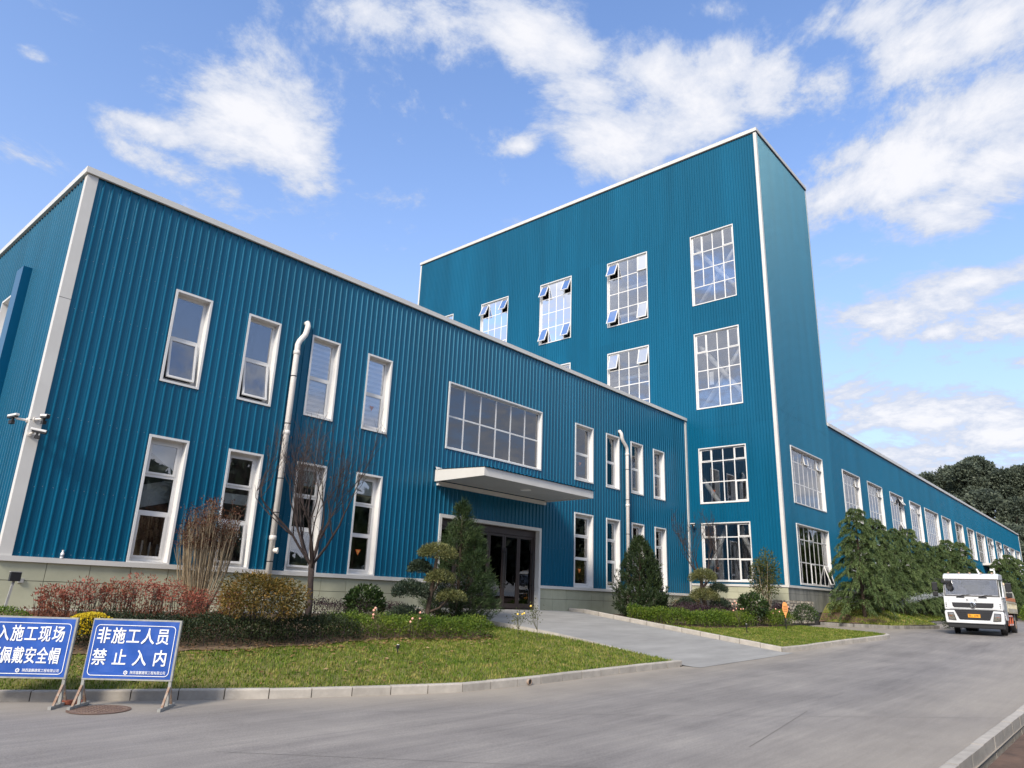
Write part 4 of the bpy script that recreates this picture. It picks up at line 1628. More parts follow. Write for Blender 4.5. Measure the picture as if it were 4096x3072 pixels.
# bare trees -----------------------------------------------------------------
def bare_tree(name, label, cat, loc, height, spread, trunk_h, trunk_r, seed, nlimb=6, group=None, leaves=60, mat=None):
    rr = random.Random(seed)
    t = thing(name, label, cat, loc, 0, group)
    O = Vector(loc)
    tm, bm_ = MB(), MB()
    top = O+Vector((rr.uniform(-.05, .05), rr.uniform(-.05, .05), trunk_h))
    tm.tube([O-Vector((0, 0, .1)), O+Vector((.02, 0, trunk_h*.3)), O+Vector((-.02, .01, trunk_h*.7)), top], [trunk_r*1.35, trunk_r*1.05, trunk_r, trunk_r*1.15], 10)
    tips = []

    def grow(p, d, ln, r, depth):
        n = 5 if depth < 2 else 4
        pts = [p]
        rad = [r]
        q = p
        dd = d.copy()
        for i in range(n):
            dd = (dd + Vector((rr.uniform(-1, 1), rr.uniform(-1, 1), rr.uniform(-.4, .6)))*.22 + Vector((0, 0, .07 if depth < 3 else .10))).normalized()
            q = q + dd*(ln/n)
            hr = math.hypot(q.x-O.x, q.y-O.y)
            if hr > spread:
                dd = (dd*.5 + Vector((-(q.x-O.x), -(q.y-O.y), 1.5*hr)).normalized()*.8).normalized()
            if q.y > YF-.25 and loc[1] < YF:
                q.y = YF-.25
            pts.append(q)
            rad.append(max(.0028, r*(1-.42*(i+1)/n)))
        (tm if depth == 0 else bm_).tube(pts, rad, 7 if depth == 0 else (5 if depth < 2 else 4), cap=False)
        if depth >= 5 or r < .0035:
            tips.append(q)
            return
        nk = rr.choice((2, 3, 3)) if depth < 3 else rr.choice((2, 2, 3))
        for k in range(nk):
            i = n if k == 0 else rr.randint(max(1, n-2), n)
            i = max(1, min(n, i))
            ax = Vector((rr.uniform(-1, 1), rr.uniform(-1, 1), rr.uniform(-.2, .4)))
            nd = (dd + ax*(.28 if k == 0 else .55)).normalized()
            grow(pts[i], nd, ln*rr.uniform(.62, .85), rad[i]*(.85 if k == 0 else .66), depth+1)
        # fine side twigs
        for k in range(4 if depth >= 2 else 2):
            i = rr.randint(1, n)
            nd = (dd + Vector((rr.uniform(-1, 1), rr.uniform(-1, 1), rr.uniform(.0, .7)))*.8).normalized()
            e = pts[i]+nd*ln*rr.uniform(.25, .6)
            if e.y > YF-.2 and loc[1] < YF:
                e.y = YF-.2
            bm_.tube([pts[i], (pts[i]+e)/2+Vector((rr.uniform(-.03, .03), rr.uniform(-.03, .03), .03)), e], [.0045, .0036, .0022], 3, cap=False)
            tips.append(e)
    for i in range(nlimb):
        a = 2*math.pi*i/nlimb+rr.uniform(-.35, .35)
        tilt = rr.uniform(.35, .85) if i else .1
        d = Vector((math.cos(a)*math.sin(tilt), math.sin(a)*math.sin(tilt), math.cos(tilt)))
        grow(top-Vector((0, 0, rr.uniform(0, .15))), d, (height-trunk_h)*rr.uniform(.29, .36), trunk_r*.52, 0)
    tm.build('trunk', mat or M['bark'], t, smooth=True)
    bm_.build('branches', mat or M['bark'], t)
    if leaves:
        rng = np.random.default_rng(seed)
        tp = np.array([tuple(p) for p in rr.sample(tips, min(leaves, len(tips)))])
        V = leaf_quads(tp, rng.normal(size=tp.shape)-np.array([0, 0, .6]), .06, .035, rng)
        np_mesh('withered_leaves', V, 4, M['dead'], t)
    return t


bare_tree('bare_tree', 'leafless tree with many upright twigs before the narrow office windows beside the tall downpipe', 'tree', (10.45, 15.75, zl(10.45, 15.75)), 5.65, 1.5, 1.3, .072, 21, 8)
bare_tree('bare_tree', 'leafless dark tree behind the layered pine where the office meets the tower', 'tree', (30.5, 15.3, zr(30.5, 15.3)), 5.1, 1.35, 1.3, .07, 5, 6, leaves=90)

# dry twiggy shrub: bundle of canes
t = thing('dry_shrub', 'leafless shrub of upright tan canes with clipped rusty top by the red shrubs', 'shrub', (7.75, 15.9, zl(7.75, 15.9)))
rr = random.Random(11)
m, m2 = MB(), MB()
z0 = zl(7.75, 15.9)
tips = []
for i in range(96):
    a, q = rr.uniform(0, 6.28), rr.uniform(0, 1)**.6
    b = Vector((7.75+math.cos(a)*.13*q, 15.9+math.sin(a)*.13*q, z0-.05))
    hgt = rr.uniform(1.7, 2.45)*(1-.15*q)
    e = Vector((7.75+math.cos(a)*.70*q, 15.9+math.sin(a)*.55*q, z0+hgt))
    md = b.lerp(e, .5)+Vector((math.cos(a)*.12*q, math.sin(a)*.12*q, 0))
    m.tube([b, md, e], [.013, .009, .004], 5, cap=False)
    for k in range(11):
        s_ = rr.uniform(.4, 1)
        p = b.lerp(md, s_*2) if s_ < .5 else md.lerp(e, s_*2-1)
        d = Vector((rr.uniform(-1, 1)*.3, rr.uniform(-1, 1)*.3, 1)).normalized()*rr.uniform(.15, .5)
        q2 = p+d
        q2.z = min(q2.z, z0+2.55)
        m2.tube([p, q2], [.005, .0025], 3, cap=False)
        tips.append(q2)
m.build('canes', M['bark2'], t)
m2.build('twigs', M['bark2'], t)
rng = np.random.default_rng(12)
tp = np.array([tuple(p) for p in tips if p.z > z0+1.45])
tp = np.concatenate([tp+rng.normal(size=tp.shape)*.04 for _ in range(9)])
V = leaf_quads(tp, rng.normal(size=tp.shape)+np.array([0, 0, .5]), .055, .02, rng)
np_mesh('dry_buds', V, 4, M['dead'], t)

# red nandina shrubs along the plinth
for i, (x, y, sc) in enumerate(((4.75, 15.5, .9), (5.3, 15.7, 1.0), (5.85, 15.6, 1.05), (6.4, 15.75, 1.12), (6.95, 15.65, 1.05), (7.4, 15.3, .9), (8.3, 15.5, .9))):
    lab = ('reddest thin nandina shrub at the left end of the row', 'second red nandina shrub from the left along the office plinth', 'third red nandina shrub from the left along the office plinth',
           'tallest red nandina shrub in the middle of the plinth row', 'red nandina shrub just left of the dry cane shrub', 'low rusty nandina shrub in front of the dry canes', 'rusty nandina shrub between the dry canes and the golden bush')[i]
    z0 = zl(x, y)
    bush('nandina_shrub', lab, 'shrub', (x, y, z0+.52*sc), (.40*sc, .34*sc, .28*sc), M['nandina'], 30+i, 760, (.062, .022), 26, z0, M['bark'], 'red nandina shrubs along the plinth', flat=-1, shell=.2, lump=.4, stem_r=.007, up=.15, spread=1.6)
hedge_row('nandina_undergrowth', 'low rusty red undergrowth below the red shrubs by the office plinth', 'ground cover', [(4.2, 15.1), (6.0, 15.0), (8.0, 14.8)], .7, .36, mkleaf('rusty_leaf', (.05, .025, .012), (.14, .045, .025), (.27, .10, .05), .25), 44, 1500, (.05, .02), zl, 8, jag=.2)

# golden bush, hedges, mum, ball
z0 = zl(8.05, 13.6)
bush('golden_bush', 'rounded golden green bush with orange leaf tips in front of the bare tree', 'bush', (8.05, 13.75, z0+.88), (.92, .8, .52), M['golden'], 51, 5200, (.075, .026), 16, z0, M['bark'], flat=-.8, shell=.35, lump=.3, stem_r=.014, up=-.1, spread=.3)
hedge_row('clipped_hedge', 'dark green low hedge in front of the red and golden shrubs', 'hedge', [(4.9, 14.6), (5.9, 14.2), (7.1, 13.9), (8.2, 13.65), (9.5, 13.5), (10.1, 13.7)], 1.0, .44, M['hedge_dark'], 61, 3300, (.045, .024), zl, 18, jag=.12)
hedge_row('clipped_hedge', 'bright yellow-green low hedge left of the driveway', 'hedge', [(9.9, 13.9), (11.0, 13.7), (12.2, 13.45), (13.4, 13.25), (14.1, 13.4)], 1.0, .42, M['hedge_green'], 62, 2700, (.055, .022), zl, 16, jag=.10)
hedge_row('purple_hedge', 'low purple-leaved planting behind the yellow-green hedge by the office', 'hedge', [(10.6, 15.9), (12.4, 15.9), (13.4, 15.7)], .7, .42, M['purple'], 63, 1500, (.04, .02), zl, 10)
z0 = zl(5.0, 13.95)
t = bush('chrysanthemum', 'mound of bright yellow chrysanthemums behind the right sign', 'flowers', (5.0, 14.1, z0+.22), (.44, .40, .33), M['hedge_dark'], 71, 1300, (.05, .022), 0, z0, flat=-.3)
rng = np.random.default_rng(72)
P, d = clump_points(rng, 1500, (5.0, 14.1, z0+.26), (.46, .42, .36), .9, .05, 9, .12)
np_mesh('blossoms', leaf_quads(P, d+rng.normal(size=d.shape)*.5, .034, .034, rng), 4, M['mum'], t)
z0 = zl(3.9, 14.6)
bush('round_shrub', 'round clipped green shrub at the left edge above the left sign', 'shrub', (3.85, 14.8, z0+.25), (.5, .45, .36), M['hedge_green'], 73, 2200, (.04, .022), 5, z0, flat=-.4, shell=.75, lump=.1)
z0 = zl(12.0, 15.75)
bush('camellia_bush', 'round glossy dark bush below the office wall left of the layered pine', 'bush', (12.0, 15.6, z0+.40), (.56, .5, .42), M['glossy'], 74, 1500, (.10, .05), 6, z0, flat=-.6, shell=.6, lump=.2)


# cloud-pruned pines
def cloud_pine(label, base, trunk, pads, seed, group=None):
    t = thing('cloud_pine', label, 'topiary tree', base, 0, group)
    m = MB()
    B = Vector(base)
    pts = [B+Vector(p) for p, r_ in trunk]
    m.tube(pts, [r_ for p, r_ in trunk], 9)
    rr = random.Random(seed)
    for (c, r_, n, dark) in pads:
        C = B+Vector(c)
        # limb from the nearest trunk height below the pad
        k = min(range(len(pts)), key=lambda i: abs(pts[i].z-(C.z-.22)))
        m.tube([pts[k], (pts[k]+C)/2+Vector((0, 0, -.10)), C-Vector((0, 0, .02))], [.04, .03, .02], 6)
    m.build('trunk', M['bark_dark'], t, smooth=True)
    rng = np.random.default_rng(seed)
    for (c, r_, n, dark) in pads:
        C = np.array(B)+np.array(c)
        P, d = clump_points(rng, int(n*1.6), C, r_, .25, -.5, 10, .16)
        P[:, 2] += -.07*(((P[:, 0]-C[0])/r_[0])**2 + ((P[:, 1]-C[1])/r_[1])**2)
        D = d*np.array([.8, .8, 1.0]) + rng.normal(size=d.shape)*.5+np.array([0, 0, .3])
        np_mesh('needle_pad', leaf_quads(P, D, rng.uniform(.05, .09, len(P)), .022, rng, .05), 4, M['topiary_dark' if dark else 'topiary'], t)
    return t


# image right is roughly (+.67,-.74) in plan
def q_(a, b=0.0):
    return (a*.667+b*.745, -a*.745+b*.667)


b0 = (13.0, 14.3, zl(13.0, 14.3))


def pad(a, z, ra, rz, n, dark=False, b=0.0):
    x, y = q_(a, b)
    return ((x, y, z), (ra, ra*.9, rz), n, dark)


cloud_pine('cloud-pruned pine with five rounded needle pads, left of the entrance', b0,
           [((0, 0, -.1), .075), ((.03, -.03, .4), .065), (q_(.10)+(.9,), .058), (q_(.16)+(1.4,), .05), (q_(.20)+(1.95,), .035)],
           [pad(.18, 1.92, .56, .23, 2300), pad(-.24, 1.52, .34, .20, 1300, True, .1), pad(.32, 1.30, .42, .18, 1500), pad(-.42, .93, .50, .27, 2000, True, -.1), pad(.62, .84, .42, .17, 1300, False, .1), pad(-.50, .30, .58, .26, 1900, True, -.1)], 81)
b0 = (28.35, 14.2, zr(28.35, 14.2))
cloud_pine('layered cloud-pruned pine on the right lawn before the tower corner', b0,
           [((0, 0, -.1), .11), ((.02, 0, .5), .10), (q_(-.08)+(1.0,), .09), (q_(-.12)+(1.5,), .07), (q_(-.06)+(1.95,), .05)],
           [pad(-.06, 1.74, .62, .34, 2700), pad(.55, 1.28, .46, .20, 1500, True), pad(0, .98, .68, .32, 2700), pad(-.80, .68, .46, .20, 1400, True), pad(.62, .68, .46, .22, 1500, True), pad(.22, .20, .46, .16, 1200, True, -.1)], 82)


# needle conifers
def conifer(name, label, base, h, rad, seed, mat, ntip=520, blades=11, blen=.13, bw=.010, upright=.55, second=None, power=.85, lean=.0):
    t = thing(name, label, 'tree', base)
    rng = np.random.default_rng(seed)
    B = np.array(base, float)
    m = MB()
    m.tube([(B[0], B[1], B[2]-.1), (B[0], B[1], B[2]+h*.5), (B[0], B[1], B[2]+h*.97)], [.06, .04, .008], 8)
    apex = [(0, 0, h, rad, 1.0)]
    if second:
        apex.append(second)
    tips, dirs = [], []
    for ax, ay, hh, rr_, share in apex:
        n = int(ntip*share)
        tz = rng.uniform(0, 1, n)**1.15
        ang = rng.uniform(0, 2*np.pi, n)
        rmax = rr_*np.minimum(1.0, (1-tz)**power*1.05+.03)*(.86+.3*rng.uniform(0, 1, n))*np.clip(.55+tz*4, 0, 1)
        q = rng.uniform(.35, 1, n)**.5
        x, y = np.cos(ang)*rmax*q, np.sin(ang)*rmax*q
        P = np.stack([B[0]+ax+x, B[1]+ay+y, B[2]+.12+tz*(hh-.12)], 1)
        D = unit(np.stack([np.cos(ang)*(1-upright), np.sin(ang)*(1-upright), np.full(n, upright)], 1)+rng.normal(size=(n, 3))*.18)
        tips.append(P)
        dirs.append(D)
        if (ax, ay) != (0, 0):
            m.tube([(B[0], B[1], B[2]+.3), (B[0]+ax*.7, B[1]+ay*.7, B[2]+hh*.5), (B[0]+ax, B[1]+ay, B[2]+hh*.95)], [.035, .025, .006], 6)
    P, D = np.concatenate(tips), np.concatenate(dirs)
    for i in range(0, len(P), 4):
        e = P[i]
        z = max(B[2]+.1, e[2]-.35*np.hypot(e[0]-B[0], e[1]-B[1]))
        m.tube([(B[0], B[1], z), tuple(e)], [.010, .004], 3, cap=False)
    m.build('trunk', M['bark_dark'], t)
    Pb, Db = [], []
    for k in range(blades):
        s_ = rng.uniform(-.16, .10, len(P))[:, None]
        Pb.append(P+D*s_)
        Db.append(D*1.0+rng.normal(size=D.shape)*.55)
    Pb, Db = np.concatenate(Pb), np.concatenate(Db)
    np_mesh('needles', leaf_quads(Pb, Db, rng.uniform(.7, 1.25, len(Pb))*blen, bw, rng, .03), 4, mat, t)
    return t


pb = (14.72, 14.9, zl(14.72, 14.9))
sx_, sy_ = q_(.45)
conifer('young_pine', 'dense conical young pine with two tips covering the left of the entrance', pb, 3.35, 1.05, 91, M['pine'], 640, 28, .15, .010, .55, (sx_, sy_, 2.65, .75, .5), .8)
conifer('juniper_tree', 'dark bushy conical conifer in front of the right-hand office windows', (25.0, 15.25, zr(25.0, 15.25)), 3.0, 1.15, 92, M['juniper'], 760, 26, .14, .020, .72, (.35, -.2, 2.5, .7, .4), .62)

# right-hand planting
hedge_row('clipped_hedge', 'yellow-green low hedge right of the driveway behind the kerb', 'hedge', [(23.55, 14.9), (24.3, 13.9), (25.0, 13.05), (26.2, 12.65), (27.6, 12.35), (28.0, 12.3)], .95, .5, M['hedge_green'], 64, 2500, (.065, .03), zr, 14, jag=.12)
hedge_row('clipped_hedge', 'darker low hedge piece between the round bush and the orange plaque', 'hedge', [(28.6, 12.0), (29.4, 11.7), (30.1, 11.55)], .85, .55, M['hedge_green'], 65, 2300, (.06, .028), zr, 14)
hedge_row('purple_hedge', 'low purple hedge behind the right yellow-green hedge under the layered pine', 'hedge', [(26.0, 14.5), (27.6, 14.0), (29.6, 13.3), (30.6, 13.0)], .8, .62, M['purple'], 66, 1700, (.05, .026), zr, 8)
z0 = zr(28.3, 12.2)
bush('round_bush', 'round glossy dark bush on a short stem at the middle of the right hedge', 'bush', (28.25, 12.15, z0+.74), (.58, .55, .46), M['glossy'], 75, 1500, (.12, .05), 5, z0, flat=-.8, shell=.55, lump=.22, stem_r=.02, spread=.2)
z0 = zr(31.0, 12.6)
t = bush('slender_shrub', 'tall thin leafy shrub with airy twigs below the tower ground-floor window', 'shrub', (30.95, 12.7, z0+1.95), (.62, .6, 1.1), M['slim'], 76, 2600, (.11, .045), 34, z0, M['bark2'], flat=-1, shell=.15, lump=.45, stem_r=.010, up=.2, spread=.5)
z0 = zr(30.6, 11.7)
bush('purple_shrub', 'small round dark purple shrub just left of the orange plaque', 'shrub', (30.7, 12.0, z0+.50), (.42, .4, .36), M['purple'], 77, 1100, (.07, .04), 4, z0)
bush('rounded_shrub', 'dark green shrub at the right end of the right-hand planting', 'shrub', (31.2, 11.2, zr(31.2, 11.2)+.45), (.55, .5, .42), M['glossy'], 78, 1700, (.065, .032), 5, zr(31.2, 11.2), lump=.22)
bush('golden_bush', 'yellowish green bush behind the layered pine by the plinth corner', 'bush', (28.9, 15.3, zr(28.9, 15.3)+.42), (.75, .6, .40), M['golden'], 79, 1800, (.07, .03), 6, zr(28.9, 15.3))


# roses
def rose(label, x, y, z0, h, col, seed, nbloom, leafy=120, group='rose bushes in the beds'):
    rr = random.Random(seed)
    t = thing('rose_bush', label, 'flowers', (x, y, z0), 0, group)
    m = MB()
    tips = []
    P = []
    m.tube([(x, y, z0-.03), (x+.01, y, z0+h*.3)], [.008, .007], 5)
    for i in range(7):
        a = rr.uniform(0, 6.28)
        e = Vector((x+math.cos(a)*h*.2, y+math.sin(a)*h*.2, z0+h*rr.uniform(.6, 1)))
        m.tube([(x+.01, y, z0+h*.28), (x+math.cos(a)*h*.12, y+math.sin(a)*h*.12, z0+h*.5), e], [.006, .005, .003], 4)
        tips.append(e)
    m.build('stems', M['rose_stem'], t)
    rng = np.random.default_rng(seed)
    tp = np.array([tuple(e) for e in tips])
    P = tp[rng.integers(0, len(tp), leafy)]
    P = P + rng.normal(size=P.shape)*h*.10 - np.array([0, 0, h*.14])
    np_mesh('leaves', leaf_quads(P, rng.normal(size=P.shape), .05, .028, rng), 4, M['slim'], t)
    for e in tips[:nbloom]:
        b = MB()
        for r_, zz in ((.027, .0), (.021, .010), (.012, .016)):
            b.lathe([(.004, zz-.015), (r_, zz), (r_*.9, zz+.025), (r_*.5, zz+.02)], 8, e)
        b.build('bloom', M[col], t, smooth=True)


for i, (x, y, h, c, nb, lab) in enumerate((
        (14.85, 12.75, .80, 'rose_yellow', 3, 'leafy rose bush with yellow buds on the lawn tip, nearer the hedge'),
        (15.15, 12.35, .92, 'rose_yellow', 1, 'single-stemmed rose with one yellow bloom beside the driveway kerb'))):
    rose(lab, x, y, zl(x, y), h, c, 300+i, nb)
for i, (x, y, h, nb, lab) in enumerate(((10.55, 13.1, .75, 5, 'pink rose clump at the left in front of the yellow-green hedge'), (11.45, 12.95, .62, 4, 'pink rose clump at the right in front of the yellow-green hedge'))):
    rose(lab, x, y, zl(x, y), h, 'rose_pink', 320+i, nb)
for i, (x, y, h, nb, lab) in enumerate(((26.7, 12.05, .95, 7, 'tall pink roses over the hedge right of the driveway'), (29.0, 11.55, .8, 3, 'pink roses between the round bush and the orange plaque'), (29.6, 11.4, .75, 4, 'pink rose just left of the orange plaque'))):
    rose(lab, x, y, zr(x, y), h, 'rose_pink', 340+i, nb, 60)


# deodar cedars
def cedar_mesh(seed, h, rad):
    rng = np.random.default_rng(seed)
    rr = random.Random(seed)
    m = MB()
    m.tube([(0, 0, -.2), (0, 0, h*.5), (.05, 0, h*.93), (.12, .02, h)], [.10, .06, .018, .006], 8)
    P, D, Ls = [], [], []
    nb = 96
    for i in range(nb):
        tz = (i+.5)/nb
        z = .25+tz*(h-.35)
        a = i*2.39996+rr.uniform(-.3, .3)
        ln = rad*((1-tz)**.55*.98+.05)*rr.uniform(.75, 1.12)*min(1, .75+tz*2.5)
        rise = rr.uniform(.30, .72)
        pts = []
        for k in range(8):
            s_ = k/7
            r_ = ln*s_
            zz_ = z + ln*(rise*s_*1.25 - .78*s_**3.0)
            aa = a+.12*math.sin(s_*3+i)
            pts.append(Vector((math.cos(aa)*r_, math.sin(aa)*r_, zz_)))
        m.tube(pts, [.018*(1-.8*k/7)*(1-.5*tz) for k in range(8)], 4, cap=False)
        nspr = int(10+ln*17)
        for q in range(nspr):
            s_ = rr.uniform(.18, 1.0)
            k = min(6, int(s_*7))
            p = pts[k].lerp(pts[k+1], s_*7-k)
            side = rr.choice((-1, 1))
            out = (pts[k+1]-pts[k]).normalized()
            sd = Vector((-out.y, out.x, 0))*side
            d = (out*.7+sd*rr.uniform(.2, 1.0)+Vector((0, 0, rr.uniform(.0, .6)))).normalized()
            sl_ = rr.uniform(.16, .36)*(1.15-.5*tz)
            c = p.copy()
            dd = d.copy()
            for e in range(7):
                c = c+dd*sl_/7
                dd = (dd+Vector((0, 0, -.24))).normalized()
                for b in range(3):
                    P.append((c.x, c.y, c.z))
                    v = dd*1.0+Vector((rr.uniform(-1, 1), rr.uniform(-1, 1), rr.uniform(-.8, .8)))*.55
                    D.append((v.x, v.y, v.z))
    V = leaf_quads(np.array(P), np.array(D), rng.uniform(.09, .17, len(P)), .019, rng, .04)
    return m, V


cedar_src = []
CED = [(37.3, 10.6, 6.5, 0, 1.0), (40.7, 10.7, 6.35, 1, 1.0), (44.3, 10.7, 6.15, 2, .97), (48.0, 10.8, 6.5, 0, 1.0), (51.5, 10.8, 6.0, 1, 1.0), (55.2, 10.8, 6.0, 2, 1.0), (58.6, 10.8, 6.7, 0, 1.05), (63.4, 10.8, 6.9, 1, 1.05), (79.0, 10.6, 6.6, 2, 1.1), (85.0, 10.6, 7.4, 0, 1.1), (91.0, 10.6, 7.4, 1, 1.1)]
CLAB = ['nearest drooping cedar at the left end of the row beside the tower', 'second drooping cedar from the left along the wing', 'third drooping cedar from the left along the wing', 'fourth drooping cedar from the left along the wing', 'fifth drooping cedar from the left along the wing', 'sixth drooping cedar from the left along the wing', 'seventh drooping cedar from the left along the wing', 'eighth drooping cedar, last before the gap at the awning', 'drooping cedar just right of the awning, behind the truck', 'drooping cedar near the far end of the wing behind the truck tank', 'farthest drooping cedar by the end of the wing']
for k, (h, rad) in enumerate(((5.4, 1.65), (5.3, 1.6), (5.2, 1.7))):
    cedar_src.append((k, h, cedar_mesh(400+k, h, rad)))
ced_me = {}
for i, (x, y, ztop, kind, sc) in enumerate(CED):
    z0 = float(zbank(x, y))
    t = thing('deodar_cedar', CLAB[i], 'tree', (x, y, z0), i*1.9, 'drooping cedars along the wing')
    k, h, (mm, V) = cedar_src[kind]
    s_ = (ztop-z0)/h
    if kind not in ced_me:
        a = mm.build('trunk', M['bark_dark'], t, local=True)
        b = np_mesh('foliage', V, 4, M['cedar'])
        b.parent = t
        ced_me[kind] = (a.data, b.data)
    else:
        link('trunk', ced_me[kind][0], t)
        link('foliage', ced_me[kind][1], t)
    t.scale = (sc*s_**.5, sc*s_**.5, s_)
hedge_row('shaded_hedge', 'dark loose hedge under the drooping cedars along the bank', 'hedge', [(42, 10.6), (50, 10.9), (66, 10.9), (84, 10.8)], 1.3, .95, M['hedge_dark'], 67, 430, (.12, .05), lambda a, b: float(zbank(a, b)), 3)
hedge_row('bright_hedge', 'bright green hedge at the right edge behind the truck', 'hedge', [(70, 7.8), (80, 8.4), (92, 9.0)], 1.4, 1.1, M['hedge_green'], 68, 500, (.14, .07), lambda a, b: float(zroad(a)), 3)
bush('roadside_shrub', 'small dark shrub on the concrete apron beside the truck bumper', 'shrub', (40.5, 7.4, 1.35), (.7, .7, .5), M['glossy'], 69, 1200, (.09, .04), 5, .95)


# wooded hills: one across the valley behind the wing, one behind the photographer
def hill(name, cx, cy, rx, ry, h, z0=-.8):
    def f(u_, v_):
        r_ = v_
        return (cx+math.cos(u_)*rx*r_, cy+math.sin(u_)*ry*r_, z0+h*(math.cos(r_*math.pi)*.5+.5)*(1+.10*math.sin(u_*3+r_*4)))
    return grid_sheet(name, f, np.linspace(0, 2*math.pi, 40), np.linspace(0, 1, 14), M['hill'])


M['hill'] = mk('wooded_hillside', (.022, .032, .014), .95, nscale=.08, namp=.3)
hill('hill', 205, 26, 75, 60, 22)
hill('hill', -70, -150, 230, 90, 22)


def hill_z(x, y, cx, cy, rx, ry, h, z0=-.8):
    r_ = math.hypot((x-cx)/rx, (y-cy)/ry)
    if r_ >= 1:
        return z0
    return z0+h*(math.cos(r_*math.pi)*.5+.5)


def crown(seed, n, r, h, leaf):
    rng = np.random.default_rng(seed)
    rr = random.Random(seed)
    P, D = [], []
    for k in range(15):
        a = rr.uniform(0, 6.28)
        tz = rr.uniform(.25, 1)
        q = rr.uniform(.1, .75)*(1.15-tz*.75)
        c = (math.cos(a)*r*q, math.sin(a)*r*q, h*(.28+.62*tz))
        s_ = r*rr.uniform(.28, .46)
        p, d = clump_points(rng, n//15, c, (s_, s_, s_*.8), .55, -.7, 7, .3)
        P.append(p)
        D.append(d)
    P, D = np.concatenate(P), np.concatenate(D)
    return leaf_quads(P, D+rng.normal(size=D.shape)*.6, rng.uniform(.6, 1.3, len(P))*leaf, leaf*.62, rng)


wood_me = []
for k in range(4):
    V = crown(500+k, 12000, 4.6, 12.0, .42)
    mm = MB()
    mm.tube([(0, 0, -1.5), (.1, 0, 4.5), (.3, .2, 9.5)], [.32, .24, .08], 7)
    for q in range(6):
        a = q*1.05+k
        mm.tube([(.1, 0, 3.5+q*.8), (math.cos(a)*2.6, math.sin(a)*2.6, 6.5+q*.8)], [.11, .04], 5, cap=False)
    wood_me.append((V, mm))
wd = {}
rr = random.Random(9)


def woodtree(x, y, z, k, s_, label, group):
    t = thing('woodland_tree', label, 'tree', (x, y, z), rr.uniform(0, 6.28), group)
    if k not in wd:
        a = wood_me[k][1].build('trunk', M['bark_dark'], t, local=True)
        b = np_mesh('crown', wood_me[k][0], 4, M['wood'])
        b.parent = t
        wd[k] = (a.data, b.data)
    else:
        link('trunk', wd[k][0], t)
        link('crown', wd[k][1], t)
    t.scale = (s_, s_, s_*rr.uniform(.92, 1.1))


# trees seen over the wing: (x, y, top z)
HT = [(150, 31.5, 25.5), (149, 28.5, 26.5), (150, 25.5, 27.5), (147, 22.8, 28.3), (150, 20.2, 28.9), (148, 17.6, 27.0), (150, 15.2, 26.6), (149, 12.6, 27.2), (146, 10.0, 26.0),
      (139, 29, 20.5), (138, 24.5, 21.5), (139, 20, 21), (138, 15.8, 20.5), (139, 11.5, 20), (137, 7.5, 20.5), (158, 34.5, 24), (160, 29, 29), (131, 21, 15), (130, 15.5, 15), (131, 10, 15), (130, 5, 16), (124, 12.5, 11.5), (123, 7.5, 11)]
LOW = sorted(range(9, len(HT)), key=lambda i: -HT[i][1]/HT[i][0])
ORD = ['leftmost', 'second', 'third', 'fourth', 'fifth', 'sixth', 'seventh', 'eighth', 'ninth', 'tenth', 'eleventh', 'twelfth', 'thirteenth', 'fourteenth']
HL = 'dark broad-leaved tree on the wooded hill over the far end of the wing'
for i, (x, y, zt) in enumerate(HT):
    z = hill_z(x, y, 205, 26, 75, 60, 22)
    s_ = rr.uniform(.95, 1.2)
    lab_ = ('%s crown from the left along the crest of the wooded hill behind the wing' % ORD[i]) if i < 9 else ('%s dark tree from the left below the crest of the wooded hill' % ORD[LOW.index(i)])
    woodtree(x, y, zt-12.3*s_, i % 4, s_, lab_, 'trees on the hill behind the wing')
# the wood across the road behind the photographer and beyond the office: one mass, seen only in the window panes
V0 = [crown(520+k, 1500, 4.6, 12.0, 1.25) for k in range(3)]
acc = []


def far_tree(x, y, z, k, s_):
    a = rr.uniform(0, 6.28)
    c_, q2 = math.cos(a)*s_, math.sin(a)*s_
    v = V0[k]
    acc.append(np.stack([v[:, 0]*c_-v[:, 1]*q2+x, v[:, 0]*q2+v[:, 1]*c_+y, v[:, 2]*s_+z], 1))


for i in range(96):
    x = -95+i*2.7+rr.uniform(-1.5, 1.5)
    y = -31-rr.uniform(0, 14) + (.0 if x > -20 else (x+20)*-.25)
    far_tree(x, y, -.5+rr.uniform(-.5, .5), i % 3, rr.uniform(1.05, 1.35))
for i in range(34):
    far_tree(-58-rr.uniform(0, 10), -30+i*2.6+rr.uniform(-1, 1), -.6, i % 3, rr.uniform(.75, 1.05))
o = np_mesh('woodland', np.concatenate(acc), 4, M['wood'])
tag(o, 'mass of broad-leaved trees across the road, mirrored in the window panes', 'woodland', kind='stuff')

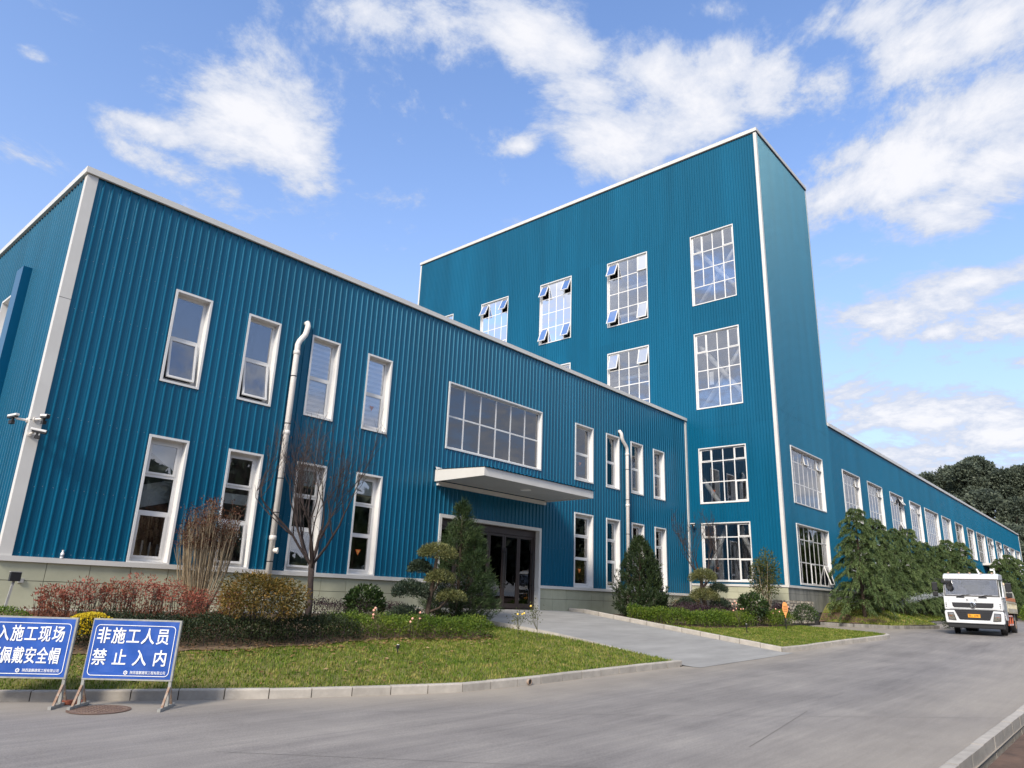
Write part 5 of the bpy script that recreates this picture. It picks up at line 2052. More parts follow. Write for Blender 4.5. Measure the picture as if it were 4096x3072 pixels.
# ------------------------------------------------------------------ lettering
def lettering(name, body, size, mat, parent, mtx, bold=.0, align='CENTER', sx=1.0, ext=.001):
    """bold: the glyphs are laid down several times, shifted by bold*size, to thicken the strokes"""
    c = bpy.data.curves.new('lettering', 'FONT')
    c.body = body
    c.size = size
    c.align_x = align
    c.align_y = 'CENTER'
    c.resolution_u = 3
    o = bpy.data.objects.new('lettering', c)
    COL.objects.link(o)
    dg = bpy.context.evaluated_depsgraph_get()
    me = bpy.data.meshes.new_from_object(o.evaluated_get(dg))
    bpy.data.objects.remove(o)
    bpy.data.curves.remove(c)
    vs = [v.co.copy() for v in me.vertices]
    fs = [tuple(p.vertices) for p in me.polygons]
    bpy.data.meshes.remove(me)
    M4 = mtx @ Matrix.Diagonal((sx, 1, 1, 1))
    mb = MB()
    d = bold*size
    offs = [(0, 0)] if not bold else [(-d, -d*.6), (d, -d*.6), (-d, d*.6), (d, d*.6), (0, 0)]
    for k, (ox, oz) in enumerate(offs):
        mb.add([tuple(M4 @ (v+Vector((ox, oz, ext+.00012*k)))) for v in vs], fs)
    return mb.build(name, mat, parent, local=True)


def upright(x, y, z, facing='-y'):
    """text plane standing up; facing -y (reads along +x) or +x (reads along +y)"""
    if facing == '-y':
        return Matrix(((1, 0, 0, x), (0, 0, -1, y), (0, 1, 0, z), (0, 0, 0, 1)))
    return Matrix(((0, 0, 1, x), (1, 0, 0, y), (0, 1, 0, z), (0, 0, 0, 1)))


M['sign_blue'] = mk('blue_sign_print', (.010, .075, .36), .45, nscale=1.7, namp=.14, bump=.25, bscale=2.2)
M['sign_white'] = mk('white_sign_print', (.80, .82, .84), .5)
M['galv'] = mk('weathered_galvanised', (.30, .30, .285), .5, .5, nscale=12, namp=.2)
M['rust'] = mk('rusty_pale_steel', (.36, .32, .27), .8, nscale=14, namp=.2, ncol=(.22, .10, .05))


def road_sign(label, loc, rotz, row1, row2, p1, p2, seed):
    rr = random.Random(seed)
    t = thing('notice_sign', label, 'sign', loc, rotz, 'blue construction site notices on folding feet')
    Wd, z0, z1 = 1.2, .385, 1.165
    hw = Wd/2
    # board, a little wavy vinyl on a steel frame, leaning back
    nx, nz = 18, 10
    m = MB()
    lean = .05
    for i in range(nx):
        for j in range(nz):
            q = []
            for a, b in ((i, j), (i+1, j), (i+1, j+1), (i, j+1)):
                x = -hw+Wd*a/nx
                z = z0+(z1-z0)*b/nz
                wv = .0045*math.sin(a*.9+b*.55)*math.sin(b*1.1+1)*(1 if 0 < a < nx and 0 < b < nz else 0)
                q.append((x, -.026+(z-z0)*lean+wv, z))
            m.quad(*q)
    m.build('sign_face', M['sign_blue'], t, smooth=True, local=True)
    fr = MB()

    def slab(x0, x1, za, zb, ya, yb):
        fr.box8([(x0, ya+(za-z0)*lean, za), (x1, ya+(za-z0)*lean, za), (x1, yb+(za-z0)*lean, za), (x0, yb+(za-z0)*lean, za),
                 (x0, ya+(zb-z0)*lean, zb), (x1, ya+(zb-z0)*lean, zb), (x1, yb+(zb-z0)*lean, zb), (x0, yb+(zb-z0)*lean, zb)])
    slab(-hw-.012, hw+.012, z1-.005, z1+.022, -.024, .02)
    slab(-hw-.012, hw+.012, z0-.022, z0+.006, -.024, .02)
    slab(-hw-.014, -hw+.012, z0-.02, z1+.02, -.02, .02)
    slab(hw-.010, hw+.016, z0-.02, z1+.02, -.034, .02)
    slab(-hw+.012, hw-.01, z0+.37, z0+.40, -.012, .015)
    fr.build('sign_frame', M['galv'], t, local=True)
    # printed border and lettering, 3 mm proud of the vinyl
    yy = lambda z: -.034+(z-z0)*lean
    b = MB()
    r_ = .06
    bx0, bx1, bz0, bz1 = -hw+.045, hw-.045, z0+.035, z1-.06
    path = []
    for cx, cz, a0 in ((bx1-r_, bz0+r_, -90), (bx1-r_, bz1-r_, 0), (bx0+r_, bz1-r_, 90), (bx0+r_, bz0+r_, 180)):
        for k in range(7):
            a = R(a0+15*k)
            path.append((cx, cz, math.cos(a), math.sin(a)))
    for i in range(len(path)):
        c0, c1 = path[i], path[(i+1) % len(path)]
        pa = lambda c, rr_: (c[0]+c[2]*rr_, yy(c[1]+c[3]*rr_), c[1]+c[3]*rr_)
        b.quad(pa(c0, r_), pa(c1, r_), pa(c1, r_-.009), pa(c0, r_-.009))
    b.build('border_line', M['sign_white'], t, local=True)

    def put(body, x, z, s, bold, sx=1.0, al='CENTER'):
        mt = Matrix.Translation((x, yy(z), z)) @ Matrix.Rotation(-lean, 4, 'X') @ Matrix.Rotation(math.pi/2, 4, 'X')
        lettering('lettering', body, s, M['sign_white'], t, mt, bold, al, sx, .0006)
    zr1, zr2 = z1-.78*.285, z1-.78*.66
    for k, ch in enumerate(row1):
        put(ch, p1[0]+p1[1]*k, zr1, .232, .017, min(1, p1[1]/.25))
    for k, ch in enumerate(row2):
        put(ch, p2[0]+p2[1]*k, zr2, .232, .016, min(.86, p2[1]/.24))
    put('陕西富鹏建筑工程有限公司', .268, z0+.082, .047, .009, .86)
    lg = MB()
    hx = [(.0 + .030*math.sin(R(60*k)), .030*math.cos(R(60*k))) for k in range(6)]
    hi = [(.017*math.sin(R(60*k)), .017*math.cos(R(60*k))) for k in range(6)]
    cx, cz = -.035, z0+.082
    for k in range(6):
        k2 = (k+1) % 6
        lg.quad((cx+hx[k][0], yy(cz), cz+hx[k][1]), (cx+hx[k2][0], yy(cz), cz+hx[k2][1]), (cx+hi[k2][0], yy(cz), cz+hi[k2][1]), (cx+hi[k][0], yy(cz), cz+hi[k][1]))
    lg.box(cx-.006, cx+.006, yy(cz)-.0003, yy(cz), cz-.006, cz+.006)
    lg.build('logo', M['sign_white'], t, local=True)
    for sx in (-1, 1):
        x = sx*hw*.985
        p = MB()
        p.box(x-.019, x+.019, -.019, .019, .04, z0+.02)
        p.build('post', M['galv'], t, local=True)
        f = MB()
        f.box(x-.02, x+.02, -.30, .31, .0, .04)
        f.box(x-.0205, x+.0205, -.306, -.30, -.001, .041)
        fo = f.build('foot_bar', M['galv'], t, local=True)
        for sy in (-1, 1):
            g_ = MB()
            y0, y1 = sy*.19, sy*.015
            g_.box8([(x-.015, y0-.018, .04), (x+.015, y0-.018, .04), (x+.015, y0+.018, .04), (x-.015, y0+.018, .04),
                     (x-.015, y1-.016, .29), (x+.015, y1-.016, .29), (x+.015, y1+.016, .29), (x-.015, y1+.016, .29)])
            g_.build('foot_brace', M['rust'], t, local=True)
    return t


SR = math.atan2(-.668, .744)
road_sign('blue notice board with white Chinese characters in rows of five and four, nearer the right', (4.63, 11.28, float(zroad(4.63))+.004), SR, '非施工人员', '禁止入内', (-.425, .204), (-.43, .277), 1)
road_sign('blue notice board cut by the left picture edge, with hexagon logo at the bottom', (3.565, 12.285, float(zroad(3.6))+.004), SR+.04, '进入施工现场', '必须佩戴安全帽', (-.51, .182), (-.545, .158), 2)
# what lies by them
t = thing('manhole_cover', 'rusty round manhole cover in the road below the right sign', 'manhole cover', (4.33, 11.30, float(zroad(4.33))))
m = MB()
m.lathe([(.40, .005), (.40, .012), (.375, .012), (.375, .006)], 40)
m.build('cover_ring', mk('rusty_ring', (.13, .08, .06), .85), t, local=True)
m = MB()
m.lathe([(0, .012), (.365, .012), (.365, .003)], 40)
for i in range(-6, 7):
    for j in range(-6, 7):
        if i*i+j*j < 36:
            m.box(i*.055-.018, i*.055+.018, j*.055-.006, j*.055+.006, .012, .017) if (i+j) % 2 else m.box(i*.055-.006, i*.055+.006, j*.055-.018, j*.055+.018, .012, .017)
m.build('cover_plate', mk('rusty_iron', (.20, .135, .10), .85, nscale=6, namp=.4, ncol=(.12, .08, .07)), t, local=True)
t = MB()
t.box(-.13, .13, -.06, .06, 0, .055)
o = t.build('brick', mk('red_brick', (.24, .07, .04), .9, nscale=15, namp=.25, bump=.4))
bevel(o, .006)
o.location = (4.22, 12.02, float(zroad(4.2))+.003)
o.rotation_euler = (0, 0, -.35)
tag(o, 'red brick lying at the kerb by the left foot of the right sign', 'brick')

# ------------------------------------------------------------------ small fixtures
def cctv(label, p, d, wall_n, z_arm=.0, L=.23):
    """p: wall point, d: looking direction, wall_n: outward normal"""
    t = thing('security_camera', label, 'camera', p, 0, 'security cameras')
    P, N, Dv = Vector(p), Vector(wall_n), Vector(d).normalized()
    m = MB()
    m.tube([P, P+N*.03], [.05, .05], 14)
    m.tube([P+N*.03, P+N*.20, P+N*.23+Vector((0, 0, .03))], [.026, .024, .024], 10)
    m.build('mount_arm', M['pvc'], t, smooth=False)
    C0 = P+N*.23+Vector((0, 0, .05))
    up = Vector((0, 0, 1))
    sd = Dv.cross(up).normalized()
    uu = sd.cross(Dv)

    def bx(mb, a0, a1, s0, s1, u0, u1):
        pts = []
        for u_ in (u0, u1):
            for a, s_ in ((a0, s0), (a1, s0), (a1, s1), (a0, s1)):
                q = C0+Dv*a+sd*s_+uu*u_
                pts.append(tuple(q))
        mb.box8(pts)
    m = MB()
    bx(m, -.06, L, -.042, .042, .0, .05)
    b = m.build('housing', M['frame'], t)
    bevel(b, .012)
    m = MB()
    bx(m, -.03, L-.012, -.038, .038, -.034, .002)
    bx(m, L, L+.006, -.036, .036, -.03, .045)
    m.build('front_glass', M['black'], t)
    m = MB()
    bx(m, L-.17, L-.13, -.02, .02, -.10, -.035)
    bx(m, L-.18, L-.08, -.036, .036, -.16, -.085)
    m.build('floodlight', M['black'], t)


cctv('white bullet camera on the left side wall of the office corner, looking left', (XC-.036, YF+.10, 4.90), (-.30, 1, -.06), (-1, 0, 0))
cctv('upper camera on the office corner trim, looking towards the viewer', (XC+.05, YF-.036, 4.92), (.15, -1, -.12), (.35, -.9, 0))
cctv('lower camera on the office corner trim, looking right along the front', (XC+.02, YF-.036, 4.60), (1, -.45, -.12), (0, -1, 0))
cctv('camera at the inner corner of the tower wall above the bare tree', (XE-.02, 17.0, 5.42), (-.2, -1, -.05), (-1, 0, 0))
t = thing('bottle', 'small white bottle standing on the base ledge left of the first tall window', 'bottle', (5.29, YF-.045, ZS))
m = MB()
m.lathe([(0, 0), (.032, 0), (.034, .01), (.034, .10), (.018, .13), (.016, .145)], 14)
m.build('body', M['sign_white'], t, smooth=True, local=True)
m = MB()
m.lathe([(.02, .145), (.02, .17), (0, .17)], 12)
m.build('cap', M['pvc'], t, local=True)
m = MB()
m.lathe([(.0348, .03), (.0348, .075)], 14)
m.build('bottle_label', mk('grey_label', (.25, .28, .32), .6), t, local=True)
t = thing('meter_post', 'leaning grey steel post carrying a small black box by the office corner', 'post', (4.36, 16.62, zl(4.36, 16.62)))
m = MB()
m.box8([(-.06, -.02, 0), (-.02, -.02, 0), (-.02, .02, 0), (-.06, .02, 0), (-.01, -.02, .55), (.03, -.02, .55), (.03, .02, .55), (-.01, .02, .55)])
m.build('post', M['galv'], t, local=True)
m = MB()
m.box(-.075, .105, -.06, .04, .55, .72)
m.build('box', M['black'], t, local=True)
m = MB()
m.box(-.085, .115, -.07, .05, .72, .735)
m.build('box_lid', M['galv'], t, local=True)
o = MB()
FF.box(o, 4.60, 4.70, 1.62, 1.71, .006, .05)
o = o.build('outlet_box', M['galv'])
bevel(o, .006)
tag(o, 'small grey outlet box on the plinth tile near the office corner', 'electrical box')
m = MB()
m.box(-1, 13.2, YF-.78, YF-.02, .85, 1.125)
o = m.build('apron_ledge', M['concrete'])
struct(o)
for i, (x, y, z, lab) in enumerate(((10.2, 12.0, zl(10.2, 12.0), 'thin black garden spike lamp on the left lawn'), (25.45, 11.2, zr(25.45, 11.2), 'black garden spike lamp before the right-hand round bush'))):
    t = thing('spike_lamp', lab, 'garden lamp', (x, y, z), 0, 'garden spike lamps')
    m = MB()
    hh = .17 if i == 0 else .30
    m.lathe([(.012, -.05), (.012, hh*.55), (.032, hh*.58), (.036, hh), (0, hh)], 10)
    m.build('stake', M['black'], t, local=True)
    m = MB()
    m.lathe([(.028, hh+.001), (.02, hh+.008), (0, hh+.01)], 10)
    m.build('lens', M['steel_white'], t, local=True)
t = thing('leaf_plaque', 'orange leaf-shaped plaque on a black stake in the right-hand hedge', 'sign', (28.45, 10.95, zr(28.45, 10.95)), math.atan2(-.745, .667))
m = MB()
m.box(-.018, .018, -.018, .018, -.05, .40)
m.build('stake', M['black'], t, local=True)
m = MB()
half = [(0.0, .40), (.018, .44), (.015, .52), (.05, .50), (.04, .56), (.075, .60), (.105, .68), (.112, .76), (.10, .84), (.095, .90), (.07, .955), (.04, .985), (.0, .99)]
poly = half + [(-a*.95, b+.012) for a, b in reversed(half[1:-1])]
m.prism(poly, .0, .03, lambda a, b, d: (a, -d, b))
o = m.build('leaf_board', mk('orange_board', (.80, .33, .10), .6, nscale=9, namp=.12), t, local=True)
bevel(o, .008)
m = MB()
for zc in (.66, .72, .78, .84):
    m.prism([(-.07, zc-.02), (.07, zc-.014), (.075, zc+.018), (-.065, zc+.014)], .030, .033, lambda a, b, d: (a, -d, b))
m.build('engraving', mk('brown_engraving', (.36, .15, .05), .7), t, local=True)
# inside the entrance
t = thing('info_stand', 'pale poster stand with lines of small print behind the entrance glass', 'poster stand', (19.35, 18.35, 1.265))
m = MB()
m.box(-.38, .38, 0, .04, .1, 1.95)
m.build('poster', mk('grey_poster', (.45, .48, .50), .7), t, local=True)
m = MB()
m.box(-.40, .40, -.01, .05, 1.95, 2.0)
m.box(-.40, -.38, -.01, .05, .0, 1.95)
m.box(.38, .40, -.01, .05, .0, 1.95)
m.box(-.45, .45, -.2, .25, 0, .02)
m.build('stand_frame', M['steel_white'], t, local=True)
m = MB()
for k in range(15):
    m.box(-.30, .30-.08*((k*7) % 3), -.004, -.001, .35+k*.05, .372+k*.05)
m.box(-.30, .30, -.004, -.001, 1.70, 1.78)
m.box(-.2, .1, -.004, -.001, 1.2, 1.55)
m.build('print', M['black'], t, local=True)
t = thing('fire_cabinet', 'dark hose cabinet with two yellow labels behind the right entrance leaves', 'cabinet', (20.35, 18.0, 1.265))
m = MB()
m.box(-.26, .26, 0, .3, 0, 2.0)
m.build('body', mk('dark_red_cabinet', (.05, .012, .012), .5), t, local=True)
m = MB()
m.box(-.14, .10, -.006, -.002, 1.2, 1.62)
m.box(-.14, .10, -.006, -.002, .42, .72)
m.build('cabinet_label', M['yellow'], t, local=True)

# ------------------------------------------------------------------ truck
M['tw'] = mk('white_truck_paint', (.66, .67, .68), .28, .5, nscale=2.5, namp=.05, coat=.4)
M['tank'] = mk('dusty_cream_tank', (.58, .56, .49), .5, nscale=2.2, namp=.1, ncol=(.46, .40, .24))
M['chrome'] = mk('chrome', (.75, .75, .77), .15, .5, 1.0)
M['grille'] = mk('black_grille', (.018, .018, .022), .5)
M['lamp'] = mkglass('lamp_lens', (.9, .88, .85), .15)
M['lampin'] = mk('lamp_reflector', (.62, .60, .57), .25, .5, .6, nscale=22, namp=.5)
M['wind'] = mkglass('truck_glass', (.93, .93, .94), .15, wob=.002)
M['seat'] = mk('grey_seat', (.42, .41, .40), .85)
M['orange_band'] = mk('orange_band', (.62, .20, .06), .5)
M['plate'] = mk('orange_plate', (.95, .42, .02), .45)
M['redw'] = mk('red_orange_guard', (.55, .12, .05), .6)
TX, TY = 35.9, 5.80
truck = thing('water_truck', 'white water sprinkler truck with cream tank turning on the road at the right', 'truck', (TX, TY, float(zroad(TX))+.005), math.pi+R(2.5))
truck.scale = (.885, .83, .91)


def tb(m, name, mat, parent=truck, bev=0, smooth=False):
    o = m.build(name, mat, parent, smooth=smooth, local=True)
    if bev:
        bevel(o, bev, 3)
    return o


def bxf(m, x0, x1, y0, y1, z0, z1, mi=0):
    m.box(x0, x1, y0, y1, z0, z1, mi)


HW = 1.2
# lower cab shell
m = MB()
side = [(-.55, .62), (.38, .62), (.38, .98), (.62, 1.02), (1.2, 1.02), (1.38, 1.02), (1.37, 1.56), (1.33, 1.62), (-.55, 1.62)]
m.prism(side, -HW, HW, lambda a, b, d: (a, d, b))
cab = tb(m, 'cab', M['tw'], bev=.035)
m = MB()
for sy in (-1, 1):
    ya, yb = sorted((sy*(HW-.10), sy*(HW-.015)))
    m.box8([(1.24, ya, 1.60), (1.34, ya, 1.60), (1.34, yb, 1.60), (1.24, yb, 1.60), (1.03, ya+(-.03*sy), 2.36), (1.13, ya-.03*sy, 2.36), (1.13, yb-.03*sy, 2.36), (1.03, yb-.03*sy, 2.36)])
    m.box8([(-.55, ya, 1.60), (-.1, ya, 1.60), (-.1, yb, 1.60), (-.55, yb, 1.60), (-.55, ya-.03*sy, 2.36), (-.18, ya-.03*sy, 2.36), (-.18, yb-.03*sy, 2.36), (-.55, yb-.03*sy, 2.36)])
tb(m, 'pillars', M['tw'], bev=.015)
m = MB()
m.prism([(-.56, 2.32), (1.14, 2.32), (1.13, 2.40), (1.02, 2.53), (.75, 2.60), (-.56, 2.62)], -HW+.03, HW-.03, lambda a, b, d: (a, d, b))
tb(m, 'cab_roof', M['tw'], bev=.05)
m = MB()
m.box(-.56, -.50, -HW+.05, HW-.05, 1.6, 1.78)
m.box(-.56, -.50, -HW+.05, HW-.05, 2.14, 2.34)
m.box(-.56, -.50, -HW+.05, -.62, 1.78, 2.14)
m.box(-.56, -.50, .62, HW-.05, 1.78, 2.14)
tb(m, 'cab_back', M['seat'])
m = MB()
for y in (-.62, .55):
    m.box(-.35, -.12, y-.25, y+.25, 1.3, 1.98)
    m.box(-.3, -.14, y-.13, y+.13, 1.98, 2.14)
m.box(.9, 1.22, -HW+.12, HW-.12, 1.56, 1.68)
tb(m, 'seats', M['seat'], bev=.03)
m = MB()
for y0 in (-1.02, .62):
    for k in range(7):
        m.box(-.42+.02*(k % 2), -.40+.02*(k % 2), y0+k*.06, y0+k*.06+.055, 1.62, 2.33)
tb(m, 'cab_curtain', M['curtain'])
# windscreen with black surround
wsx = lambda z: 1.345-(z-1.60)*.29
m = MB()


def wq(y0, y1, z0, z1, off=.0, mm=None):
    (mm or m).box8([(wsx(z0)+off, y0, z0), (wsx(z0)+off+.012, y0, z0), (wsx(z0)+off+.012, y1, z0), (wsx(z0)+off, y1, z0),
                    (wsx(z1)+off, y0, z1), (wsx(z1)+off+.012, y0, z1), (wsx(z1)+off+.012, y1, z1), (wsx(z1)+off, y1, z1)])


wq(-HW+.09, HW-.09, 1.63, 2.33)
ws = tb(m, 'windscreen', M['wind'])
m = MB()
wq(-HW+.05, HW-.05, 1.595, 1.64, .008)
wq(-HW+.05, HW-.05, 2.325, 2.36, .008)
wq(-HW+.05, -HW+.10, 1.64, 2.325, .008)
wq(HW-.10, HW-.05, 1.64, 2.325, .008)
tb(m, 'windscreen_seal', M['black'], ws)
for k, (ya, yb) in enumerate(((.30, .86), (-.62, -.06))):
    m = MB()
    m.tube([(wsx(1.60)+.05, ya-.0, 1.585), (wsx(1.66)+.05, (ya+yb)/2, 1.655), (wsx(1.69)+.04, yb, 1.675)], [.018, .014, .010], 6)
    m.box(wsx(1.57)+.02, wsx(1.57)+.06, ya-.02, ya+.32, 1.545, 1.585)
    tb(m, 'wiper', M['black'])
# front panels
m = MB()
m.prism([(-.98, 1.06), (.98, 1.06), (1.0, 1.52), (-1.0, 1.52)], 1.375, 1.405, lambda a, b, d: (d, a, b))
hood = tb(m, 'front_panel', M['tw'], bev=.015)
m = MB()
m.prism([(-.78, 1.12), (.78, 1.12), (.84, 1.18), (.86, 1.33), (-.86, 1.33), (-.84, 1.18)], 1.405, 1.418, lambda a, b, d: (d, a, b))
ug = tb(m, 'upper_grille', M['grille'], bev=.012)
for z in (1.165, 1.225, 1.285):
    m = MB()
    m.box(1.418, 1.432, -.78, .78, z-.012, z+.012)
    tb(m, 'grille_bar', mk('grey_bar', (.05, .05, .055), .4), ug)
lettering('lettering', '东', .12, M['chrome'], truck, upright(1.408, -.20, 1.43, '+x'), .01)
lettering('lettering', '风', .12, M['chrome'], truck, upright(1.408, .13, 1.43, '+x'), .01)
# emblem: chrome ring with two curling swallow-tails
m = MB()
m.lathe([(.125, 1.425), (.135, 1.445), (.115, 1.45), (.105, 1.43)], 28, (0, 0, 1.225), 'x')
em = tb(m, 'emblem', M['chrome'])
for sgn in (1, -1):
    m = MB()
    o_, i_ = [], []
    for k in range(11):
        a = R(-60+k*17)+(0 if sgn == 1 else math.pi)
        w_ = .006+.030*math.sin(math.pi*k/10)
        o_.append((math.cos(a)*(.062+w_), math.sin(a)*(.062+w_)))
        i_.append((math.cos(a)*(.062-w_*.7), math.sin(a)*(.062-w_*.7)))
    for k in range(10):
        m.add([(1.448, o_[k][0], 1.225+o_[k][1]), (1.448, o_[k+1][0], 1.225+o_[k+1][1]), (1.448, i_[k+1][0], 1.225+i_[k+1][1]), (1.448, i_[k][0], 1.225+i_[k][1])], ((0, 1, 2, 3),))
    tb(m, 'emblem_swirl', M['chrome'], em)
# corner vents beside the panel
for sy in (-1, 1):
    m = MB()
    pts = sorted((sy*1.0, sy*1.19))
    m.prism([(pts[0], 1.06), (pts[1], 1.10), (pts[1], 1.36), (pts[0], 1.36)], 1.365, 1.39, lambda a, b, d: (d, a, b))
    cv = tb(m, 'corner_vent', M['tw'], bev=.01)
    for z in (1.15, 1.22, 1.29):
        m = MB()
        m.box(1.39, 1.395, *sorted((sy*1.09, sy*1.14)), z-.018, z+.018)
        tb(m, 'vent_slot', M['grille'], cv)
# bumper
m = MB()
m.prism([(-1.2, .50), (-1.16, .46), (1.16, .46), (1.2, .50), (1.22, .90), (1.18, .99), (.80, 1.0), (.62, .60), (-.62, .60), (-.80, 1.0), (-1.18, .99), (-1.22, .90)], 1.05, 1.44, lambda a, b, d: (d, a, b))
bump = tb(m, 'bumper', M['tw'], bev=.03)
m = MB()
m.prism([(-.62, .615), (.62, .615), (.815, 1.03), (-.815, 1.03)], 1.30, 1.40, lambda a, b, d: (d, a, b))
lg = tb(m, 'lower_grille', M['grille'], bev=.01)
m = MB()
m.box(1.30, 1.40, -1.15, 1.15, 1.0, 1.03)
tb(m, 'panel_gap', M['grille'], lg)
for z in (.68, .76, .84, .92):
    for ya, yb in ((-.72+.1*(1-z), -.30), (.30, .72-.1*(1-z))):
        m = MB()
        m.box(1.40, 1.412, ya, yb, z-.012, z+.012)
        tb(m, 'grille_bar', M['black'], lg)
m = MB()
m.box(1.42, 1.43, -.25, .25, .71, .85)
pl = tb(m, 'number_plate', M['plate'])
lettering('lettering', '陕G 35987', .125, M['black'], pl, upright(1.4315, 0, .775, '+x'), .012, sx=.80)
for sy in (-1, 1):
    poly = [(sy*.76, .58), (sy*1.06, .60), (sy*1.09, .89), (sy*.84, .90)]
    m = MB()
    m.prism(poly if sy > 0 else poly[::-1], 1.442, 1.447, lambda a, b, d: (d, a, b))
    hl = tb(m, 'headlight', M['lampin'])
    hl['label'] = 'clear trapezoid headlight with an amber middle'
    m = MB()
    m.box(1.447, 1.452, *sorted((sy*.90, sy*1.06)), .735, .775)
    tb(m, 'indicator', M['orange_band'], hl)
    m = MB()
    poly2 = [(a, b) for a, b in poly]
    m.prism(poly2 if sy > 0 else poly2[::-1], 1.455, 1.459, lambda a, b, d: (d, a, b))
    tb(m, 'lens', M['lamp'], hl)
    m = MB()
    P4 = poly+[poly[0]]
    for k in range(4):
        m.tube([(1.452, *P4[k]), (1.452, *P4[k+1])], .014, 5)
    tb(m, 'lamp_rim', M['grille'], hl)
m = MB()
m.box(.9, 1.36, -1.14, 1.14, .26, .47)
tb(m, 'underrun_bar', M['black'], bev=.03)
# doors with side glass
for sy in (-1, 1):
    m = MB()
    y0, y1 = sorted((sy*(HW-.004), sy*(HW+.014)))
    m.prism([(-.18, .80), (.55, 1.06), (1.12, 1.08), (1.12, 1.60), (-.18, 1.60)], y0, y1, lambda a, b, d: (a, d, b))
    dr = tb(m, 'door', M['tw'], bev=.01)
    m = MB()
    y0, y1 = sorted((sy*(HW-.06), sy*(HW-.045)))
    m.prism([(-.12, 1.62), (1.22, 1.62), (1.02, 2.31), (-.16, 2.31)], y0, y1, lambda a, b, d: (a, d-sy*.01, b))
    tb(m, 'side_window', M['wind'], dr)
    m = MB()
    m.box(-.12, .06, *sorted((sy*(HW+.014), sy*(HW+.035))), 1.40, 1.44)
    tb(m, 'handle', M['black'], dr)
    # mirrors
    m = MB()
    ym = sy*(HW+.33)
    m.tube([(1.14, sy*(HW-.08), 2.30), (1.30, ym-sy*.1, 2.34), (1.33, ym, 2.30), (1.33, ym, 1.58), (1.26, sy*HW, 1.52)], .016, 6)
    mr_ = tb(m, 'mirror_arm', M['black'])
    m = MB()
    m.box(1.27, 1.36, ym-.125, ym+.125, 1.82, 2.20)
    o = tb(m, 'mirror', M['black'], mr_, bev=.03)
    m = MB()
    m.box(1.27, 1.36, ym-.12, ym+.12, 1.58, 1.79)
    o = tb(m, 'mirror', M['black'], mr_, bev=.03)
m = MB()
m.box(1.17, 1.34, -HW-.02, -HW+.42, 2.18, 2.28)
m.tube([(1.25, -HW+.36, 2.22), (1.42, -HW+.34, 2.05)], .02, 6)
m.lathe([(.0, 0), (.14, .01), (.16, .04)], 16, (1.36, -HW+.32, 2.02), 'x')
tb(m, 'kerb_mirror', M['black'])
for k in range(5):
    m = MB()
    y = -.92+k*.46
    m.box(.86, .96, y-.035, y+.035, 2.595, 2.65)
    tb(m, 'marker_lamp', mk('dusty_amber', (.5, .33, .22), .5), bev=.01)
m = MB()
m.box(.25, .33, .94, 1.0, 2.60, 2.86)
m.box(.25, .33, .80, 1.0, 2.76, 2.84)
m.box8([(.3, .30, 2.6), (.36, .30, 2.6), (.36, .38, 2.6), (.3, .38, 2.6), (.3, .22, 2.84), (.36, .22, 2.84), (.36, .28, 2.84), (.3, .28, 2.84)])
tb(m, 'horn_bracket', M['steel_white'])
# chassis, wheels
m = MB()
m.box(-5.6, .9, -.45, -.35, .62, .84)
m.box(-5.6, .9, .35, .45, .62, .84)
m.box(-.1, .1, -.9, .9, .44, .58)
m.box(-4.1, -3.9, -.9, .9, .44, .58)
m.lathe([(.0, -.25), (.22, -.2), (.22, .2), (0, .25)], 12, (-4.0, 0, .5), 'y')
m.box(.2, .7, -.35, .35, .42, .72)
tb(m, 'chassis', M['grille'])
# mud guards over the rear wheels
for sy in (-1, 1):
    m = MB()
    a = [(math.cos(R(t_))*.62, math.sin(R(t_))*.60) for t_ in range(10, 171, 16)]
    y0, y1 = sorted((sy*.55, sy*1.2))
    for k in range(len(a)-1):
        m.quad((-4.0+a[k][0], y0, .5+a[k][1]), (-4.0+a[k+1][0], y0, .5+a[k+1][1]), (-4.0+a[k+1][0], y1, .5+a[k+1][1]), (-4.0+a[k][0], y1, .5+a[k][1]))
    tb(m, 'mudguard', M['black'])


def wheel(x, y, wdt, steer=0.0):
    t_ = MB()
    r_ = .505
    pr = [(.28, -wdt/2), (.44, -wdt/2), (r_-.015, -wdt/2+.03), (r_, -wdt/2+.05), (r_, -wdt*.10), (r_-.02, -wdt*.09), (r_-.02, wdt*.09), (r_, wdt*.10), (r_, wdt/2-.05), (r_-.015, wdt/2-.03), (.44, wdt/2), (.28, wdt/2)]
    t_.lathe(pr, 30, (0, 0, 0), 'y')
    for k in range(30):
        a = 2*math.pi*k/30
        for s_ in (-1, 1):
            c = Vector((math.cos(a)*(r_+.004), 0, math.sin(a)*(r_+.004)))
            tt = Vector((-math.sin(a), 0, math.cos(a)))*.03
            y0, y1 = sorted((s_*wdt*.14, s_*wdt*.46))
            t_.add([(c.x-tt.x, y0, c.z-tt.z), (c.x+tt.x, y0, c.z+tt.z), (c.x+tt.x, y1, c.z+tt.z), (c.x-tt.x, y1, c.z-tt.z)], ((0, 1, 2, 3),))
    w = t_.build('wheel', M['rubber'], truck, local=True)
    w.location = (x, y, r_+.0)
    w.rotation_euler = (0, 0, steer)
    rm = MB()
    s_ = 1 if y > 0 else -1
    rm.lathe([(.28, s_*wdt*.46), (.26, s_*wdt*.30), (.16, s_*wdt*.18), (.12, s_*wdt*.42), (0, s_*wdt*.45)], 20, (0, 0, 0), 'y')
    for k in range(8):
        a = 2*math.pi*k/8
        rm.tube([(math.cos(a)*.19, s_*wdt*.16, math.sin(a)*.19), (math.cos(a)*.19, s_*wdt*.27, math.sin(a)*.19)], .016, 5)
    rm.build('rim', M['rust'], w, local=True)


